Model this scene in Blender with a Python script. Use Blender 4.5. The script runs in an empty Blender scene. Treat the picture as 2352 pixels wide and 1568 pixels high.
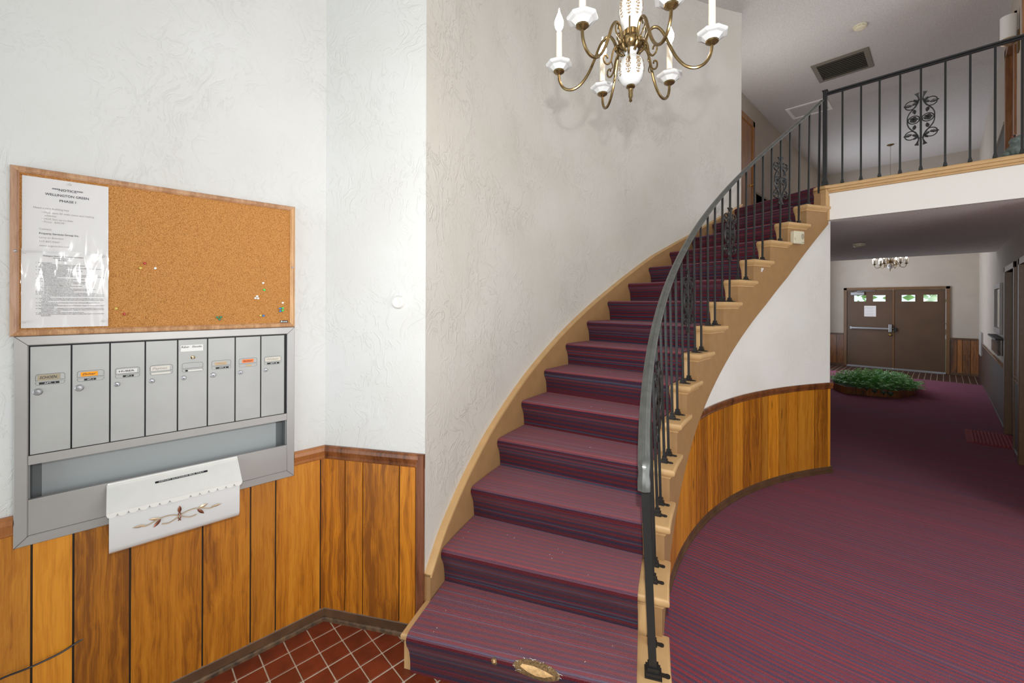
import bpy, math, random
from mathutils import Vector, Matrix
random.seed(7)
R = math.radians
sin, cos, pi = math.sin, math.cos, math.pi
SC = bpy.context.scene
COL = SC.collection

# ------------------------------------------------------------------ camera
AL, ROLL, EYE = 0.80842, 0.00318, 1.68
cam_d = bpy.data.cameras.new('camera')
cam = bpy.data.objects.new('camera', cam_d); COL.objects.link(cam)
SC.camera = cam
cam_d.sensor_width = 36.0
cam_d.lens = 951.806 / 2352 * 36.0
cam_d.shift_x = (1176 - 1171.952) / 2352
cam_d.shift_y = (695.69 - 784) / 2352
cam_d.clip_start = 0.05
rt = Vector((cos(AL), sin(AL), 0)); fw = Vector((-sin(AL), cos(AL), 0)); up = Vector((0, 0, 1))
r2 = rt * cos(ROLL) + up * sin(ROLL); u2 = up * cos(ROLL) - rt * sin(ROLL)
M = Matrix.Identity(4)
for i, v in enumerate((r2, u2, -fw)):
    for j in range(3): M[j][i] = v[j]
M.translation = Vector((0, 0, EYE))
cam.matrix_world = M

XF = 2.9      # side wall of the foyer
# ------------------------------------------------------------------ world, lights, exposure
w = bpy.data.worlds.new('world'); SC.world = w; w.use_nodes = True
bg = w.node_tree.nodes['Background']; bg.inputs[0].default_value = (0.75, 0.88, 1.0, 1); bg.inputs[1].default_value = 1.6
SC.view_settings.view_transform = 'Standard'; SC.view_settings.look = 'None'
SC.view_settings.exposure = 0.06; SC.view_settings.gamma = 1.0; SC.view_settings.use_curve_mapping = False
SC.cycles.max_bounces = 7; SC.cycles.diffuse_bounces = 4; SC.cycles.glossy_bounces = 3
SC.cycles.transmission_bounces = 4; SC.cycles.transparent_max_bounces = 6
SC.cycles.caustics_reflective = False; SC.cycles.caustics_refractive = False
SC.cycles.sample_clamp_indirect = 4.0

def area(name, loc, rot, sx, sy, power, color=(1, 1, 1), shape='RECTANGLE', spread=180):
    l = bpy.data.lights.new(name, 'AREA'); l.energy = power; l.color = color; l.shape = shape
    l.size = sx; l.spread = R(spread)
    if shape == 'RECTANGLE': l.size_y = sy
    o = bpy.data.objects.new(name, l); COL.objects.link(o); o.location = loc; o.rotation_euler = rot
    return o
# the photographer's flash just above the lens
fl = area('camera_flash', (0.045, -0.035, 1.93), (0, 0, 0), 0.04, 0.04, 45, (1.0, 0.985, 0.96), 'DISK')
fl.rotation_euler = (R(96), 0, AL - R(24)); fl.data.spread = R(172)
# fill light added right of the camera, at an assumed side window
area('foyer_side_fill', (XF - .06, 1.9, 1.45), (0, R(90), 0), 1.9, 3.2, 62, (1.0, 0.985, 0.965))
# fill light behind the camera, for an assumed glazed entrance out of view
area('entrance_fill', (-0.85, -2.86, 1.15), (R(90), 0, 0), 2.4, 1.9, 31, (0.93, 0.96, 1.0))
# bluish fill light added in the far foyer, for an assumed unseen side window
area('far_foyer_fill', (-2.34, 12.7, 2.3), (0, R(-90), 0), 3.8, 1.7, 92, (0.84, 0.90, 1.0))
# unseen fill light added beside the upper landing, tilted up to the ceiling
area('landing_fill', (XF - .06, 5.8, 4.1), (0, R(128), 0), 1.7, 1.3, 40, (1.0, 0.98, 0.95))
# hidden fill light added left of the landing for the upper hall ceiling
area('upper_hall_fill', (-2.36, 6.75, 3.95), (0, R(-115), R(25)), 1.5, 1.4, 30, (1.0, 0.98, 0.95))
# unseen fill light added high in the foyer, aimed up
area('foyer_high_fill', (XF - .06, 1.9, 4.1), (0, R(140), 0), 1.2, 3.0, 26, (1.0, 0.985, 0.965))

# ------------------------------------------------------------------ materials
def new_mat(name):
    m = bpy.data.materials.new(name); m.use_nodes = True
    nt = m.node_tree; b = nt.nodes['Principled BSDF']
    return m, nt, b
def simple(name, col, rough=0.5, metal=0.0, noise=0.0, nscale=20, bump=0.0, bscale=80, coat=0.0, emis=None, estr=0.0, trans=0.0, spec=None):
    m, nt, b = new_mat(name)
    b.inputs['Base Color'].default_value = (*col, 1); b.inputs['Roughness'].default_value = rough
    b.inputs['Metallic'].default_value = metal; b.inputs['Coat Weight'].default_value = coat
    if spec is not None: b.inputs['Specular IOR Level'].default_value = spec
    if trans: b.inputs['Transmission Weight'].default_value = trans
    if emis: b.inputs['Emission Color'].default_value = (*emis, 1); b.inputs['Emission Strength'].default_value = estr
    tc = None
    if noise or bump: tc = nt.nodes.new('ShaderNodeTexCoord')
    if noise:
        n = nt.nodes.new('ShaderNodeTexNoise'); n.inputs['Scale'].default_value = nscale; n.inputs['Detail'].default_value = 6
        nt.links.new(tc.outputs['Object'], n.inputs['Vector'])
        cr = nt.nodes.new('ShaderNodeMapRange'); cr.inputs[1].default_value = .3; cr.inputs[2].default_value = .7
        cr.inputs[3].default_value = 1 - noise; cr.inputs[4].default_value = 1 + noise
        nt.links.new(n.outputs[0], cr.inputs[0])
        mx = nt.nodes.new('ShaderNodeVectorMath'); mx.operation = 'SCALE'; mx.inputs[0].default_value = col
        nt.links.new(cr.outputs[0], mx.inputs['Scale']); nt.links.new(mx.outputs[0], b.inputs['Base Color'])
    if bump:
        n = nt.nodes.new('ShaderNodeTexNoise'); n.inputs['Scale'].default_value = bscale; n.inputs['Detail'].default_value = 3
        nt.links.new(tc.outputs['Object'], n.inputs['Vector'])
        bp = nt.nodes.new('ShaderNodeBump'); bp.inputs['Strength'].default_value = bump; bp.inputs['Distance'].default_value = .004
        nt.links.new(n.outputs[0], bp.inputs['Height']); nt.links.new(bp.outputs[0], b.inputs['Normal'])
    return m
def plaster(name, col, strength=.35):
    m, nt, b = new_mat(name); b.inputs['Roughness'].default_value = .8
    tc = nt.nodes.new('ShaderNodeTexCoord'); L = nt.links.new
    d = nt.nodes.new('ShaderNodeTexNoise'); d.inputs['Scale'].default_value = 3.2; d.inputs['Detail'].default_value = 2
    L(tc.outputs['Object'], d.inputs['Vector'])
    mx = nt.nodes.new('ShaderNodeMixRGB'); mx.blend_type = 'ADD'; mx.inputs[0].default_value = .5
    L(tc.outputs['Object'], mx.inputs[1]); L(d.outputs['Color'], mx.inputs[2])
    n1 = nt.nodes.new('ShaderNodeTexNoise'); n1.inputs['Scale'].default_value = 26; n1.inputs['Detail'].default_value = 5; n1.inputs['Distortion'].default_value = 1.6
    mp = nt.nodes.new('ShaderNodeMapping'); mp.inputs['Rotation'].default_value = (R(38), R(20), 0); mp.inputs['Scale'].default_value = (1, 1, .38)
    L(mx.outputs[0], mp.inputs['Vector']); L(mp.outputs[0], n1.inputs['Vector'])
    rp = nt.nodes.new('ShaderNodeMapRange'); rp.inputs[1].default_value = .52; rp.inputs[2].default_value = .66
    L(n1.outputs[0], rp.inputs[0])
    # trowel patches: texture comes and goes
    n2 = nt.nodes.new('ShaderNodeTexNoise'); n2.inputs['Scale'].default_value = 2.3; n2.inputs['Detail'].default_value = 2
    L(tc.outputs['Object'], n2.inputs['Vector'])
    r2_ = nt.nodes.new('ShaderNodeMapRange'); r2_.inputs[1].default_value = .4; r2_.inputs[2].default_value = .62; r2_.inputs[3].default_value = .25
    L(n2.outputs[0], r2_.inputs[0])
    mu = nt.nodes.new('ShaderNodeMath'); mu.operation = 'MULTIPLY'; L(rp.outputs[0], mu.inputs[0]); L(r2_.outputs[0], mu.inputs[1])
    bp = nt.nodes.new('ShaderNodeBump'); bp.inputs['Strength'].default_value = strength; bp.inputs['Distance'].default_value = .004
    L(mu.outputs[0], bp.inputs['Height']); L(bp.outputs[0], b.inputs['Normal'])
    # faint smudges
    n3 = nt.nodes.new('ShaderNodeTexNoise'); n3.inputs['Scale'].default_value = 1.7; n3.inputs['Detail'].default_value = 7
    L(tc.outputs['Object'], n3.inputs['Vector'])
    cr = nt.nodes.new('ShaderNodeValToRGB'); cr.color_ramp.elements[0].position = .3; cr.color_ramp.elements[1].position = .62
    cr.color_ramp.elements[0].color = (col[0]*.93, col[1]*.92, col[2]*.89, 1); cr.color_ramp.elements[1].color = (*col, 1)
    L(n3.outputs[0], cr.inputs[0]); L(cr.outputs[0], b.inputs['Base Color'])
    return m
def popcorn(name, col):
    m, nt, b = new_mat(name); b.inputs['Roughness'].default_value = .95; L = nt.links.new
    tc = nt.nodes.new('ShaderNodeTexCoord')
    n = nt.nodes.new('ShaderNodeTexNoise'); n.inputs['Scale'].default_value = 75; n.inputs['Detail'].default_value = 3
    L(tc.outputs['Object'], n.inputs['Vector'])
    bp = nt.nodes.new('ShaderNodeBump'); bp.inputs['Strength'].default_value = .8; bp.inputs['Distance'].default_value = .006
    L(n.outputs[0], bp.inputs['Height']); L(bp.outputs[0], b.inputs['Normal'])
    cr = nt.nodes.new('ShaderNodeValToRGB'); cr.color_ramp.elements[0].position = .35; cr.color_ramp.elements[1].position = .65
    cr.color_ramp.elements[0].color = (col[0]*.84, col[1]*.84, col[2]*.84, 1); cr.color_ramp.elements[1].color = (*col, 1)
    L(n.outputs[0], cr.inputs[0]); L(cr.outputs[0], b.inputs['Base Color'])
    return m
def wood(name, dark, mid, light, rough=.38, gx=26.0, gz=1.1, coat=.25, rand=.85, knots=True):
    """grain runs along z; every object shifts its own grain"""
    m, nt, b = new_mat(name); L = nt.links.new
    b.inputs['Roughness'].default_value = rough; b.inputs['Coat Weight'].default_value = coat; b.inputs['Coat Roughness'].default_value = .3
    tc = nt.nodes.new('ShaderNodeTexCoord'); oi = nt.nodes.new('ShaderNodeObjectInfo')
    sc = nt.nodes.new('ShaderNodeMath'); sc.operation = 'MULTIPLY'; sc.inputs[1].default_value = 37.0; L(oi.outputs['Random'], sc.inputs[0])
    ad = nt.nodes.new('ShaderNodeVectorMath'); ad.operation = 'ADD'; L(tc.outputs['Object'], ad.inputs[0]); L(sc.outputs[0], ad.inputs[1])
    # slow warp = cathedral figure
    wv = nt.nodes.new('ShaderNodeTexNoise'); wv.inputs['Scale'].default_value = 2.6; wv.inputs['Detail'].default_value = 3
    L(ad.outputs[0], wv.inputs['Vector'])
    mpw = nt.nodes.new('ShaderNodeVectorMath'); mpw.operation = 'MULTIPLY_ADD'; mpw.inputs[1].default_value = (.10, .10, .16)
    L(wv.outputs['Color'], mpw.inputs[0]); L(ad.outputs[0], mpw.inputs[2])
    mp = nt.nodes.new('ShaderNodeMapping'); mp.inputs['Scale'].default_value = (gx, gx, gz); L(mpw.outputs[0], mp.inputs['Vector'])
    n = nt.nodes.new('ShaderNodeTexNoise'); n.inputs['Scale'].default_value = 1.0; n.inputs['Detail'].default_value = 7; n.inputs['Roughness'].default_value = .68
    L(mp.outputs[0], n.inputs['Vector'])
    # fine fibre
    mp2 = nt.nodes.new('ShaderNodeMapping'); mp2.inputs['Scale'].default_value = (gx*9, gx*9, gz*7); L(ad.outputs[0], mp2.inputs['Vector'])
    n2 = nt.nodes.new('ShaderNodeTexNoise'); n2.inputs['Scale'].default_value = 1.0; n2.inputs['Detail'].default_value = 2
    L(mp2.outputs[0], n2.inputs['Vector'])
    m1 = nt.nodes.new('ShaderNodeMath'); m1.operation = 'MULTIPLY'; m1.inputs[1].default_value = .34; L(n2.outputs[0], m1.inputs[0])
    m2 = nt.nodes.new('ShaderNodeMath'); m2.operation = 'ADD'; L(n.outputs[0], m2.inputs[0]); L(m1.outputs[0], m2.inputs[1])
    rr = nt.nodes.new('ShaderNodeMath'); rr.operation = 'MULTIPLY_ADD'; rr.inputs[1].default_value = rand * .3; rr.inputs[2].default_value = -rand * .15 - .16
    L(oi.outputs['Random'], rr.inputs[0])
    m3 = nt.nodes.new('ShaderNodeMath'); m3.operation = 'ADD'; L(m2.outputs[0], m3.inputs[0]); L(rr.outputs[0], m3.inputs[1])
    cr = nt.nodes.new('ShaderNodeValToRGB'); e = cr.color_ramp.elements
    e[0].position = .3; e[0].color = (*dark, 1); e[1].position = .68; e[1].color = (*light, 1)
    q = e.new(.47); q.color = (*mid, 1)
    L(m3.outputs[0], cr.inputs[0])
    out = cr.outputs[0]
    if knots:
        mk = nt.nodes.new('ShaderNodeMapping'); mk.inputs['Scale'].default_value = (7, 7, 2.0); L(mpw.outputs[0], mk.inputs['Vector'])
        vo = nt.nodes.new('ShaderNodeTexVoronoi'); vo.inputs['Scale'].default_value = .9; L(mk.outputs[0], vo.inputs['Vector'])
        kr = nt.nodes.new('ShaderNodeMapRange'); kr.inputs[1].default_value = .02; kr.inputs[2].default_value = .12; kr.inputs[3].default_value = .3; kr.inputs[4].default_value = 1
        L(vo.outputs['Distance'], kr.inputs[0])
        ml = nt.nodes.new('ShaderNodeVectorMath'); ml.operation = 'SCALE'; L(out, ml.inputs[0]); L(kr.outputs[0], ml.inputs['Scale'])
        out = ml.outputs[0]
    tr_ = nt.nodes.new('ShaderNodeValToRGB'); te = tr_.color_ramp.elements; te[0].color = (1 - .30 * rand, 1 - .33 * rand, 1 - .1 * rand, 1); te[1].color = (1.12, 1.06, .9, 1)
    fr = nt.nodes.new('ShaderNodeMath'); fr.operation = 'FRACT'; L(sc.outputs[0], fr.inputs[0]); L(fr.outputs[0], tr_.inputs[0])
    mt_ = nt.nodes.new('ShaderNodeMixRGB'); mt_.blend_type = 'MULTIPLY'; mt_.inputs[0].default_value = 1; L(out, mt_.inputs[1]); L(tr_.outputs[0], mt_.inputs[2]); out = mt_.outputs[0]
    L(out, b.inputs['Base Color'])
    bp = nt.nodes.new('ShaderNodeBump'); bp.inputs['Strength'].default_value = .08; bp.inputs['Distance'].default_value = .002
    L(m2.outputs[0], bp.inputs['Height']); L(bp.outputs[0], b.inputs['Normal'])
    return m
def carpet(name, use_uv, rot=0.0, dim=1.0, lighten_tops=0.0, amp=1.0):
    """loop pile with red and blue bands and single bright yarns; bands follow the v (or y) coordinate"""
    m, nt, b = new_mat(name); L = nt.links.new; b.inputs['Roughness'].default_value = .95
    b.inputs['Specular IOR Level'].default_value = .12; b.inputs['Sheen Weight'].default_value = .12; b.inputs['Sheen Roughness'].default_value = .45
    b.inputs['Sheen Tint'].default_value = (.9, .72, .78, 1)
    tc = nt.nodes.new('ShaderNodeTexCoord')
    mp = nt.nodes.new('ShaderNodeMapping'); mp.inputs['Rotation'].default_value = (0, 0, rot)
    L(tc.outputs['UV' if use_uv else 'Object'], mp.inputs['Vector'])
    # slight wobble of the rows
    nw = nt.nodes.new('ShaderNodeTexNoise'); nw.inputs['Scale'].default_value = 3.5; nw.inputs['Detail'].default_value = 2; L(mp.outputs[0], nw.inputs['Vector'])
    sx = nt.nodes.new('ShaderNodeSeparateXYZ'); L(mp.outputs[0], sx.inputs[0])
    yw = nt.nodes.new('ShaderNodeMath'); yw.operation = 'MULTIPLY_ADD'; yw.inputs[1].default_value = .012; L(nw.outputs[0], yw.inputs[0]); L(sx.outputs['Y'], yw.inputs[2])
    def rows(scale, seed):   # one random value per yarn row
        a = nt.nodes.new('ShaderNodeMath'); a.operation = 'MULTIPLY'; a.inputs[1].default_value = scale; L(yw.outputs[0], a.inputs[0])
        f = nt.nodes.new('ShaderNodeMath'); f.operation = 'FLOOR'; L(a.outputs[0], f.inputs[0])
        wn = nt.nodes.new('ShaderNodeTexWhiteNoise'); wn.noise_dimensions = '1D'
        s = nt.nodes.new('ShaderNodeMath'); s.operation = 'ADD'; s.inputs[1].default_value = seed; L(f.outputs[0], s.inputs[0]); L(s.outputs[0], wn.inputs['W'])
        return wn.outputs['Value']
    # wide red / blue bands
    sn = nt.nodes.new('ShaderNodeMath'); sn.operation = 'MULTIPLY'; sn.inputs[1].default_value = 2 * pi / .031; L(yw.outputs[0], sn.inputs[0])
    s2 = nt.nodes.new('ShaderNodeMath'); s2.operation = 'SINE'; L(sn.outputs[0], s2.inputs[0])
    fine = rows(260, 3.3)
    ms = nt.nodes.new('ShaderNodeMath'); ms.operation = 'MULTIPLY_ADD'; ms.inputs[1].default_value = .25 * amp; ms.inputs[2].default_value = .26 + .2 * (1 - amp); L(s2.outputs[0], ms.inputs[0])
    mf = nt.nodes.new('ShaderNodeMath'); mf.operation = 'MULTIPLY_ADD'; mf.inputs[1].default_value = .26 * amp; L(fine, mf.inputs[0]); L(ms.outputs[0], mf.inputs[2])
    # speckle of single loops
    mpn = nt.nodes.new('ShaderNodeMapping'); mpn.inputs['Scale'].default_value = (1, 1, 1); L(mp.outputs[0], mpn.inputs['Vector'])
    ns = nt.nodes.new('ShaderNodeTexNoise'); ns.inputs['Scale'].default_value = 260; ns.inputs['Detail'].default_value = 2; ns.inputs['Roughness'].default_value = .8; L(mpn.outputs[0], ns.inputs['Vector'])
    mm = nt.nodes.new('ShaderNodeMath'); mm.operation = 'MULTIPLY_ADD'; mm.inputs[1].default_value = 1.1; L(ns.outputs[0], mm.inputs[0])
    mo = nt.nodes.new('ShaderNodeMath'); mo.operation = 'ADD'; mo.inputs[1].default_value = -.47; L(mf.outputs[0], mo.inputs[0]); L(mo.outputs[0], mm.inputs[2])
    cr = nt.nodes.new('ShaderNodeValToRGB'); e = cr.color_ramp.elements
    def c(r, g, bb): return (r * dim, g * dim, bb * dim, 1)
    e[0].position = .12; e[0].color = c(.045, .032, .085); e[1].position = .95; e[1].color = c(.42, .04, .045)
    q = e.new(.34); q.color = c(.09, .052, .11); q = e.new(.5); q.color = c(.155, .036, .052); q = e.new(.7); q.color = c(.24, .02, .032)
    L(mm.outputs[0], cr.inputs[0])
    # single cyan and bright red yarns
    acc = rows(190, 91.7)
    g1 = nt.nodes.new('ShaderNodeMath'); g1.operation = 'GREATER_THAN'; g1.inputs[1].default_value = .93; L(acc, g1.inputs[0])
    g2 = nt.nodes.new('ShaderNodeMath'); g2.operation = 'LESS_THAN'; g2.inputs[1].default_value = .07; L(acc, g2.inputs[0])
    k1 = nt.nodes.new('ShaderNodeMath'); k1.operation = 'MULTIPLY'; k1.inputs[1].default_value = .6 * (1 if lighten_tops else .2); L(g1.outputs[0], k1.inputs[0])
    k2 = nt.nodes.new('ShaderNodeMath'); k2.operation = 'MULTIPLY'; k2.inputs[1].default_value = .7 * (1 if lighten_tops else .35); L(g2.outputs[0], k2.inputs[0])
    a1 = nt.nodes.new('ShaderNodeMixRGB'); L(k1.outputs[0], a1.inputs[0]); L(cr.outputs[0], a1.inputs[1]); a1.inputs[2].default_value = c(.09, .22, .36)
    a2 = nt.nodes.new('ShaderNodeMixRGB'); L(k2.outputs[0], a2.inputs[0]); L(a1.outputs[0], a2.inputs[1]); a2.inputs[2].default_value = c(.45, .03, .04)
    # light flecks
    n5 = nt.nodes.new('ShaderNodeTexNoise'); n5.inputs['Scale'].default_value = 420; n5.inputs['Detail'].default_value = 1; L(mp.outputs[0], n5.inputs['Vector'])
    r5 = nt.nodes.new('ShaderNodeMapRange'); r5.inputs[1].default_value = .58; r5.inputs[2].default_value = .75; r5.inputs[4].default_value = .5; L(n5.outputs[0], r5.inputs[0])
    a3 = nt.nodes.new('ShaderNodeMixRGB'); L(r5.outputs[0], a3.inputs[0]); L(a2.outputs[0], a3.inputs[1]); a3.inputs[2].default_value = c(.42, .3, .34)
    out = a3.outputs[0]
    if lighten_tops:   # light from above put into the colour of up-facing pile, with tread wear
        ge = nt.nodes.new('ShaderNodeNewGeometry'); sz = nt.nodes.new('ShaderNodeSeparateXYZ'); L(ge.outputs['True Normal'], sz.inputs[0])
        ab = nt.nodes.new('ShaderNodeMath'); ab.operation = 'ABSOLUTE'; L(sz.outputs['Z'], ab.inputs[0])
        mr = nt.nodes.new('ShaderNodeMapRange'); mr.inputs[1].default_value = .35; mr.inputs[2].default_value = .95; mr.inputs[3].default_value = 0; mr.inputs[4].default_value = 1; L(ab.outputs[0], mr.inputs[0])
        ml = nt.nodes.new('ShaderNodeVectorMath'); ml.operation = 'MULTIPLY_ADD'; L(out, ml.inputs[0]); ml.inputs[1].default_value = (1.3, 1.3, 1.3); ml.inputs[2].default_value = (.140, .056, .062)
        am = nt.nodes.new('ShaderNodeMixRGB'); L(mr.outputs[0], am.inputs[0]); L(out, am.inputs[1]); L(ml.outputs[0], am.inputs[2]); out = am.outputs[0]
    L(out, b.inputs['Base Color'])
    # ribbed pile
    sb = nt.nodes.new('ShaderNodeMath'); sb.operation = 'MULTIPLY'; sb.inputs[1].default_value = 2 * pi * 190; L(yw.outputs[0], sb.inputs[0])
    sb2 = nt.nodes.new('ShaderNodeMath'); sb2.operation = 'SINE'; L(sb.outputs[0], sb2.inputs[0])
    sb3 = nt.nodes.new('ShaderNodeMath'); sb3.operation = 'MULTIPLY_ADD'; sb3.inputs[1].default_value = .35; L(sb2.outputs[0], sb3.inputs[0]); L(ns.outputs[0], sb3.inputs[2])
    bp = nt.nodes.new('ShaderNodeBump'); bp.inputs['Strength'].default_value = .6; bp.inputs['Distance'].default_value = .003
    L(sb3.outputs[0], bp.inputs['Height']); L(bp.outputs[0], b.inputs['Normal'])
    return m
def cork(name):
    m, nt, b = new_mat(name); L = nt.links.new; b.inputs['Roughness'].default_value = .85
    tc = nt.nodes.new('ShaderNodeTexCoord')
    n = nt.nodes.new('ShaderNodeTexNoise'); n.inputs['Scale'].default_value = 330; n.inputs['Detail'].default_value = 3; L(tc.outputs['Object'], n.inputs['Vector'])
    cr = nt.nodes.new('ShaderNodeValToRGB'); e = cr.color_ramp.elements
    e[0].position = .3; e[0].color = (.20, .075, .015, 1); e[1].position = .7; e[1].color = (.62, .31, .10, 1)
    q = e.new(.46); q.color = (.47, .195, .042, 1)
    L(n.outputs[0], cr.inputs[0]); L(cr.outputs[0], b.inputs['Base Color'])
    return m

WALLC = (.70, .70, .70)  # same white as the other walls, toned down against strong near light
M_wall = plaster('plaster_white', WALLC, .5)
M_curve = plaster('plaster_white_dimmed', (.66, .63, .59), .7)  # white plaster with this wall's dimmer light put into its tone
M_under = plaster('plaster_warm_lifted', (.87, .84, .81), .4)  # white plaster lightened to make up for missing light under the stair
M_flat = simple('wall_paint_white', (.93, .90, .87), .75, bump=.05)  # same white, lightened to make up for light missing on the fascia
M_far = simple('wall_paint_grey_beige', (.50, .44, .375), .85, noise=.05, nscale=3, bump=.1)
M_ceil = popcorn('ceiling_texture', (.66, .63, .61))
M_lowceil = popcorn('low_ceiling_texture', (.90, .86, .84))
M_wood = wood('panel_wood', (.27, .085, .005), (.52, .185, .009), (.68, .28, .022), gx=30.0, gz=.8)
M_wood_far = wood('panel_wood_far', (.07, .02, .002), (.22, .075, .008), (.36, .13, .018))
M_trim = wood('chair_rail_wood', (.10, .03, .008), (.24, .082, .022), (.36, .14, .045), rough=.35, gx=14, knots=False)
M_trimred = wood('corner_trim_wood', (.13, .04, .014), (.25, .088, .032), (.32, .125, .05), rough=.4, gx=14, knots=False)
M_base = simple('baseboard_dark', (.11, .055, .026), .45, noise=.3, nscale=9)
M_basescuff = simple('baseboard_scuffed', (.11, .062, .03), .5, noise=.75, nscale=30)
M_groove = simple('groove_black', (.03, .022, .014), .7)
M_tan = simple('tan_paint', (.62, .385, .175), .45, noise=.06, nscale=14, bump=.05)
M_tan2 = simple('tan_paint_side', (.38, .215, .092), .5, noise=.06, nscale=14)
M_floorc = carpet('carpet_floor', False, R(-3), 1.2, 0, .95)
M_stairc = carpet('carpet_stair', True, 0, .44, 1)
M_iron = simple('black_iron', (.012, .012, .013), .38, bump=.15, bscale=160)
M_irongrey = simple('lit_iron_rail', (.075, .078, .073), .36, metal=0.0, noise=.25, nscale=24, coat=.3)  # black iron painted grey to stand for light falling on the handrail
M_tile = simple('red_quarry_tile', (.19, .034, .012), .42, noise=.28, nscale=11, bump=.1, bscale=40)
M_grout = simple('grout_cream', (.66, .585, .47), .9, noise=.12, nscale=60)
M_tilefar = simple('dark_brick_tile', (.055, .02, .014), .5, noise=.2)
M_groutfar = simple('grout_dull', (.30, .24, .16), .9)
M_alum = simple('brushed_aluminium', (.40, .385, .38), .42, metal=.5, noise=.05, nscale=5, bump=.03, bscale=300)
M_alum2 = simple('painted_aluminium_door', (.43, .43, .425), .5, metal=.2, noise=.05, nscale=7)
M_slot = simple('recessed_metal_dark', (.13, .14, .145), .6)
M_dark = simple('gap_black', (.008, .007, .012), .6)
M_cork = cork('cork')
M_oak = wood('light_wood_frame', (.42, .22, .10), (.60, .36, .19), (.70, .46, .27), rough=.35, gx=30, knots=False, coat=.3)
M_paper = simple('paper_white', (.80, .78, .77), .7)
M_ink = simple('ink_dark', (.03, .025, .045), .7)
M_inkpale = simple('ink_faded', (.36, .33, .31), .7)
M_inkwhite = simple('ink_white', (.75, .78, .76), .6)
M_enamel = simple('white_enamel', (.80, .79, .76), .3, coat=.4, noise=.02)
M_enamel2 = simple('white_enamel_body', (.74, .74, .75), .32, coat=.4)
M_copper = simple('copper_foil', (.34, .13, .08), .3, metal=.8)
M_gold = simple('pale_gold_foil', (.72, .56, .40), .3, metal=.7)
M_brass = simple('antique_brass', (.19, .13, .058), .3, metal=.9, noise=.25, nscale=60)
M_porc = simple('white_porcelain', (.56, .57, .58), .15, coat=.6, emis=(1, .95, .92), estr=.0)
M_gilt = simple('gilt_decoration', (.20, .13, .06), .5)
M_candle = simple('candle_sleeve', (.72, .65, .56), .5)
M_bulb = simple('bulb_glow', (1, .95, .85), .3, emis=(1.0, .86, .66), estr=42)
M_bulbfar = simple('bulb_glow_far', (1, .9, .75), .3, emis=(1.0, .78, .5), estr=16)
M_cream = simple('cream_plastic', (.72, .66, .49), .4)
M_grille = simple('vent_olive', (.17, .145, .105), .55)
M_whitep = simple('white_plastic', (.78, .77, .75), .4)
M_door = simple('door_brown', (.098, .052, .026), .5, noise=.12, nscale=3)
M_doorframe = simple('door_frame_brown', (.16, .075, .026), .4, noise=.1)
M_upwood = wood('upper_door_wood', (.20, .08, .02), (.32, .14, .04), (.42, .2, .07), rough=.35, gx=14, knots=False)
M_steel = simple('satin_steel', (.36, .36, .38), .35, metal=.8)
M_goldm = simple('polished_brass', (.75, .5, .14), .2, metal=1)
M_gpane = simple('clear_glass', (1, 1, 1), .02, trans=1.0)
M_leaf = simple('fern_green', (.15, .40, .09), .55, noise=.5, nscale=30)
M_leaf2 = simple('ivy_dark_green', (.018, .045, .02), .5, noise=.3)
M_soil = simple('potting_soil', (.02, .013, .008), .95, bump=.4)
M_mat = simple('red_rubber_mat', (.26, .012, .022), .8, bump=.2)
M_frog = simple('verdigris_stone', (.12, .15, .14), .6, noise=.45, nscale=26, bump=.6, bscale=40)
M_eye = simple('frog_eye_rim', (.30, .10, .06), .5)
M_mirror = simple('mirror_silver', (.8, .8, .8), .06, metal=1)
M_cable = simple('black_cable', (.015, .015, .022), .35)
M_clearwrap = None
def sleeve():
    m = bpy.data.materials.new('clear_sleeve'); m.use_nodes = True; nt = m.node_tree; nt.nodes.clear(); L = nt.links.new
    o = nt.nodes.new('ShaderNodeOutputMaterial'); t = nt.nodes.new('ShaderNodeBsdfTransparent'); g = nt.nodes.new('ShaderNodeBsdfGlossy')
    g.inputs['Roughness'].default_value = .12; t.inputs[0].default_value = (.96, .96, .97, 1)
    mx = nt.nodes.new('ShaderNodeMixShader'); mx.inputs[0].default_value = .026
    tc = nt.nodes.new('ShaderNodeTexCoord'); n = nt.nodes.new('ShaderNodeTexNoise'); n.inputs['Scale'].default_value = 11; n.inputs['Detail'].default_value = 2; n.inputs['Distortion'].default_value = .8
    mp = nt.nodes.new('ShaderNodeMapping'); mp.inputs['Rotation'].default_value = (R(35), 0, 0); mp.inputs['Scale'].default_value = (1, 1.6, .5)
    L(tc.outputs['Object'], mp.inputs['Vector']); L(mp.outputs[0], n.inputs['Vector'])
    bp = nt.nodes.new('ShaderNodeBump'); bp.inputs['Strength'].default_value = .5; bp.inputs['Distance'].default_value = .012; L(n.outputs[0], bp.inputs['Height'])
    L(bp.outputs[0], g.inputs['Normal']); L(t.outputs[0], mx.inputs[1]); L(g.outputs[0], mx.inputs[2]); L(mx.outputs[0], o.inputs[0])
    return m
M_clearwrap = sleeve()
def clearmat(name, tint, fac):
    m = bpy.data.materials.new(name); m.use_nodes = True; nt = m.node_tree; nt.nodes.clear(); L = nt.links.new
    o = nt.nodes.new('ShaderNodeOutputMaterial'); t = nt.nodes.new('ShaderNodeBsdfTransparent'); g = nt.nodes.new('ShaderNodeBsdfGlossy')
    g.inputs['Roughness'].default_value = .05; t.inputs[0].default_value = (*tint, 1)
    mx = nt.nodes.new('ShaderNodeMixShader'); mx.inputs[0].default_value = fac
    L(t.outputs[0], mx.inputs[1]); L(g.outputs[0], mx.inputs[2]); L(mx.outputs[0], o.inputs[0])
    return m
M_pane = clearmat('window_pane', (.93, .97, .93), .08)
M_cup = clearmat('glass_hurricane_cup', (.95, .93, .90), .2)
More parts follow.
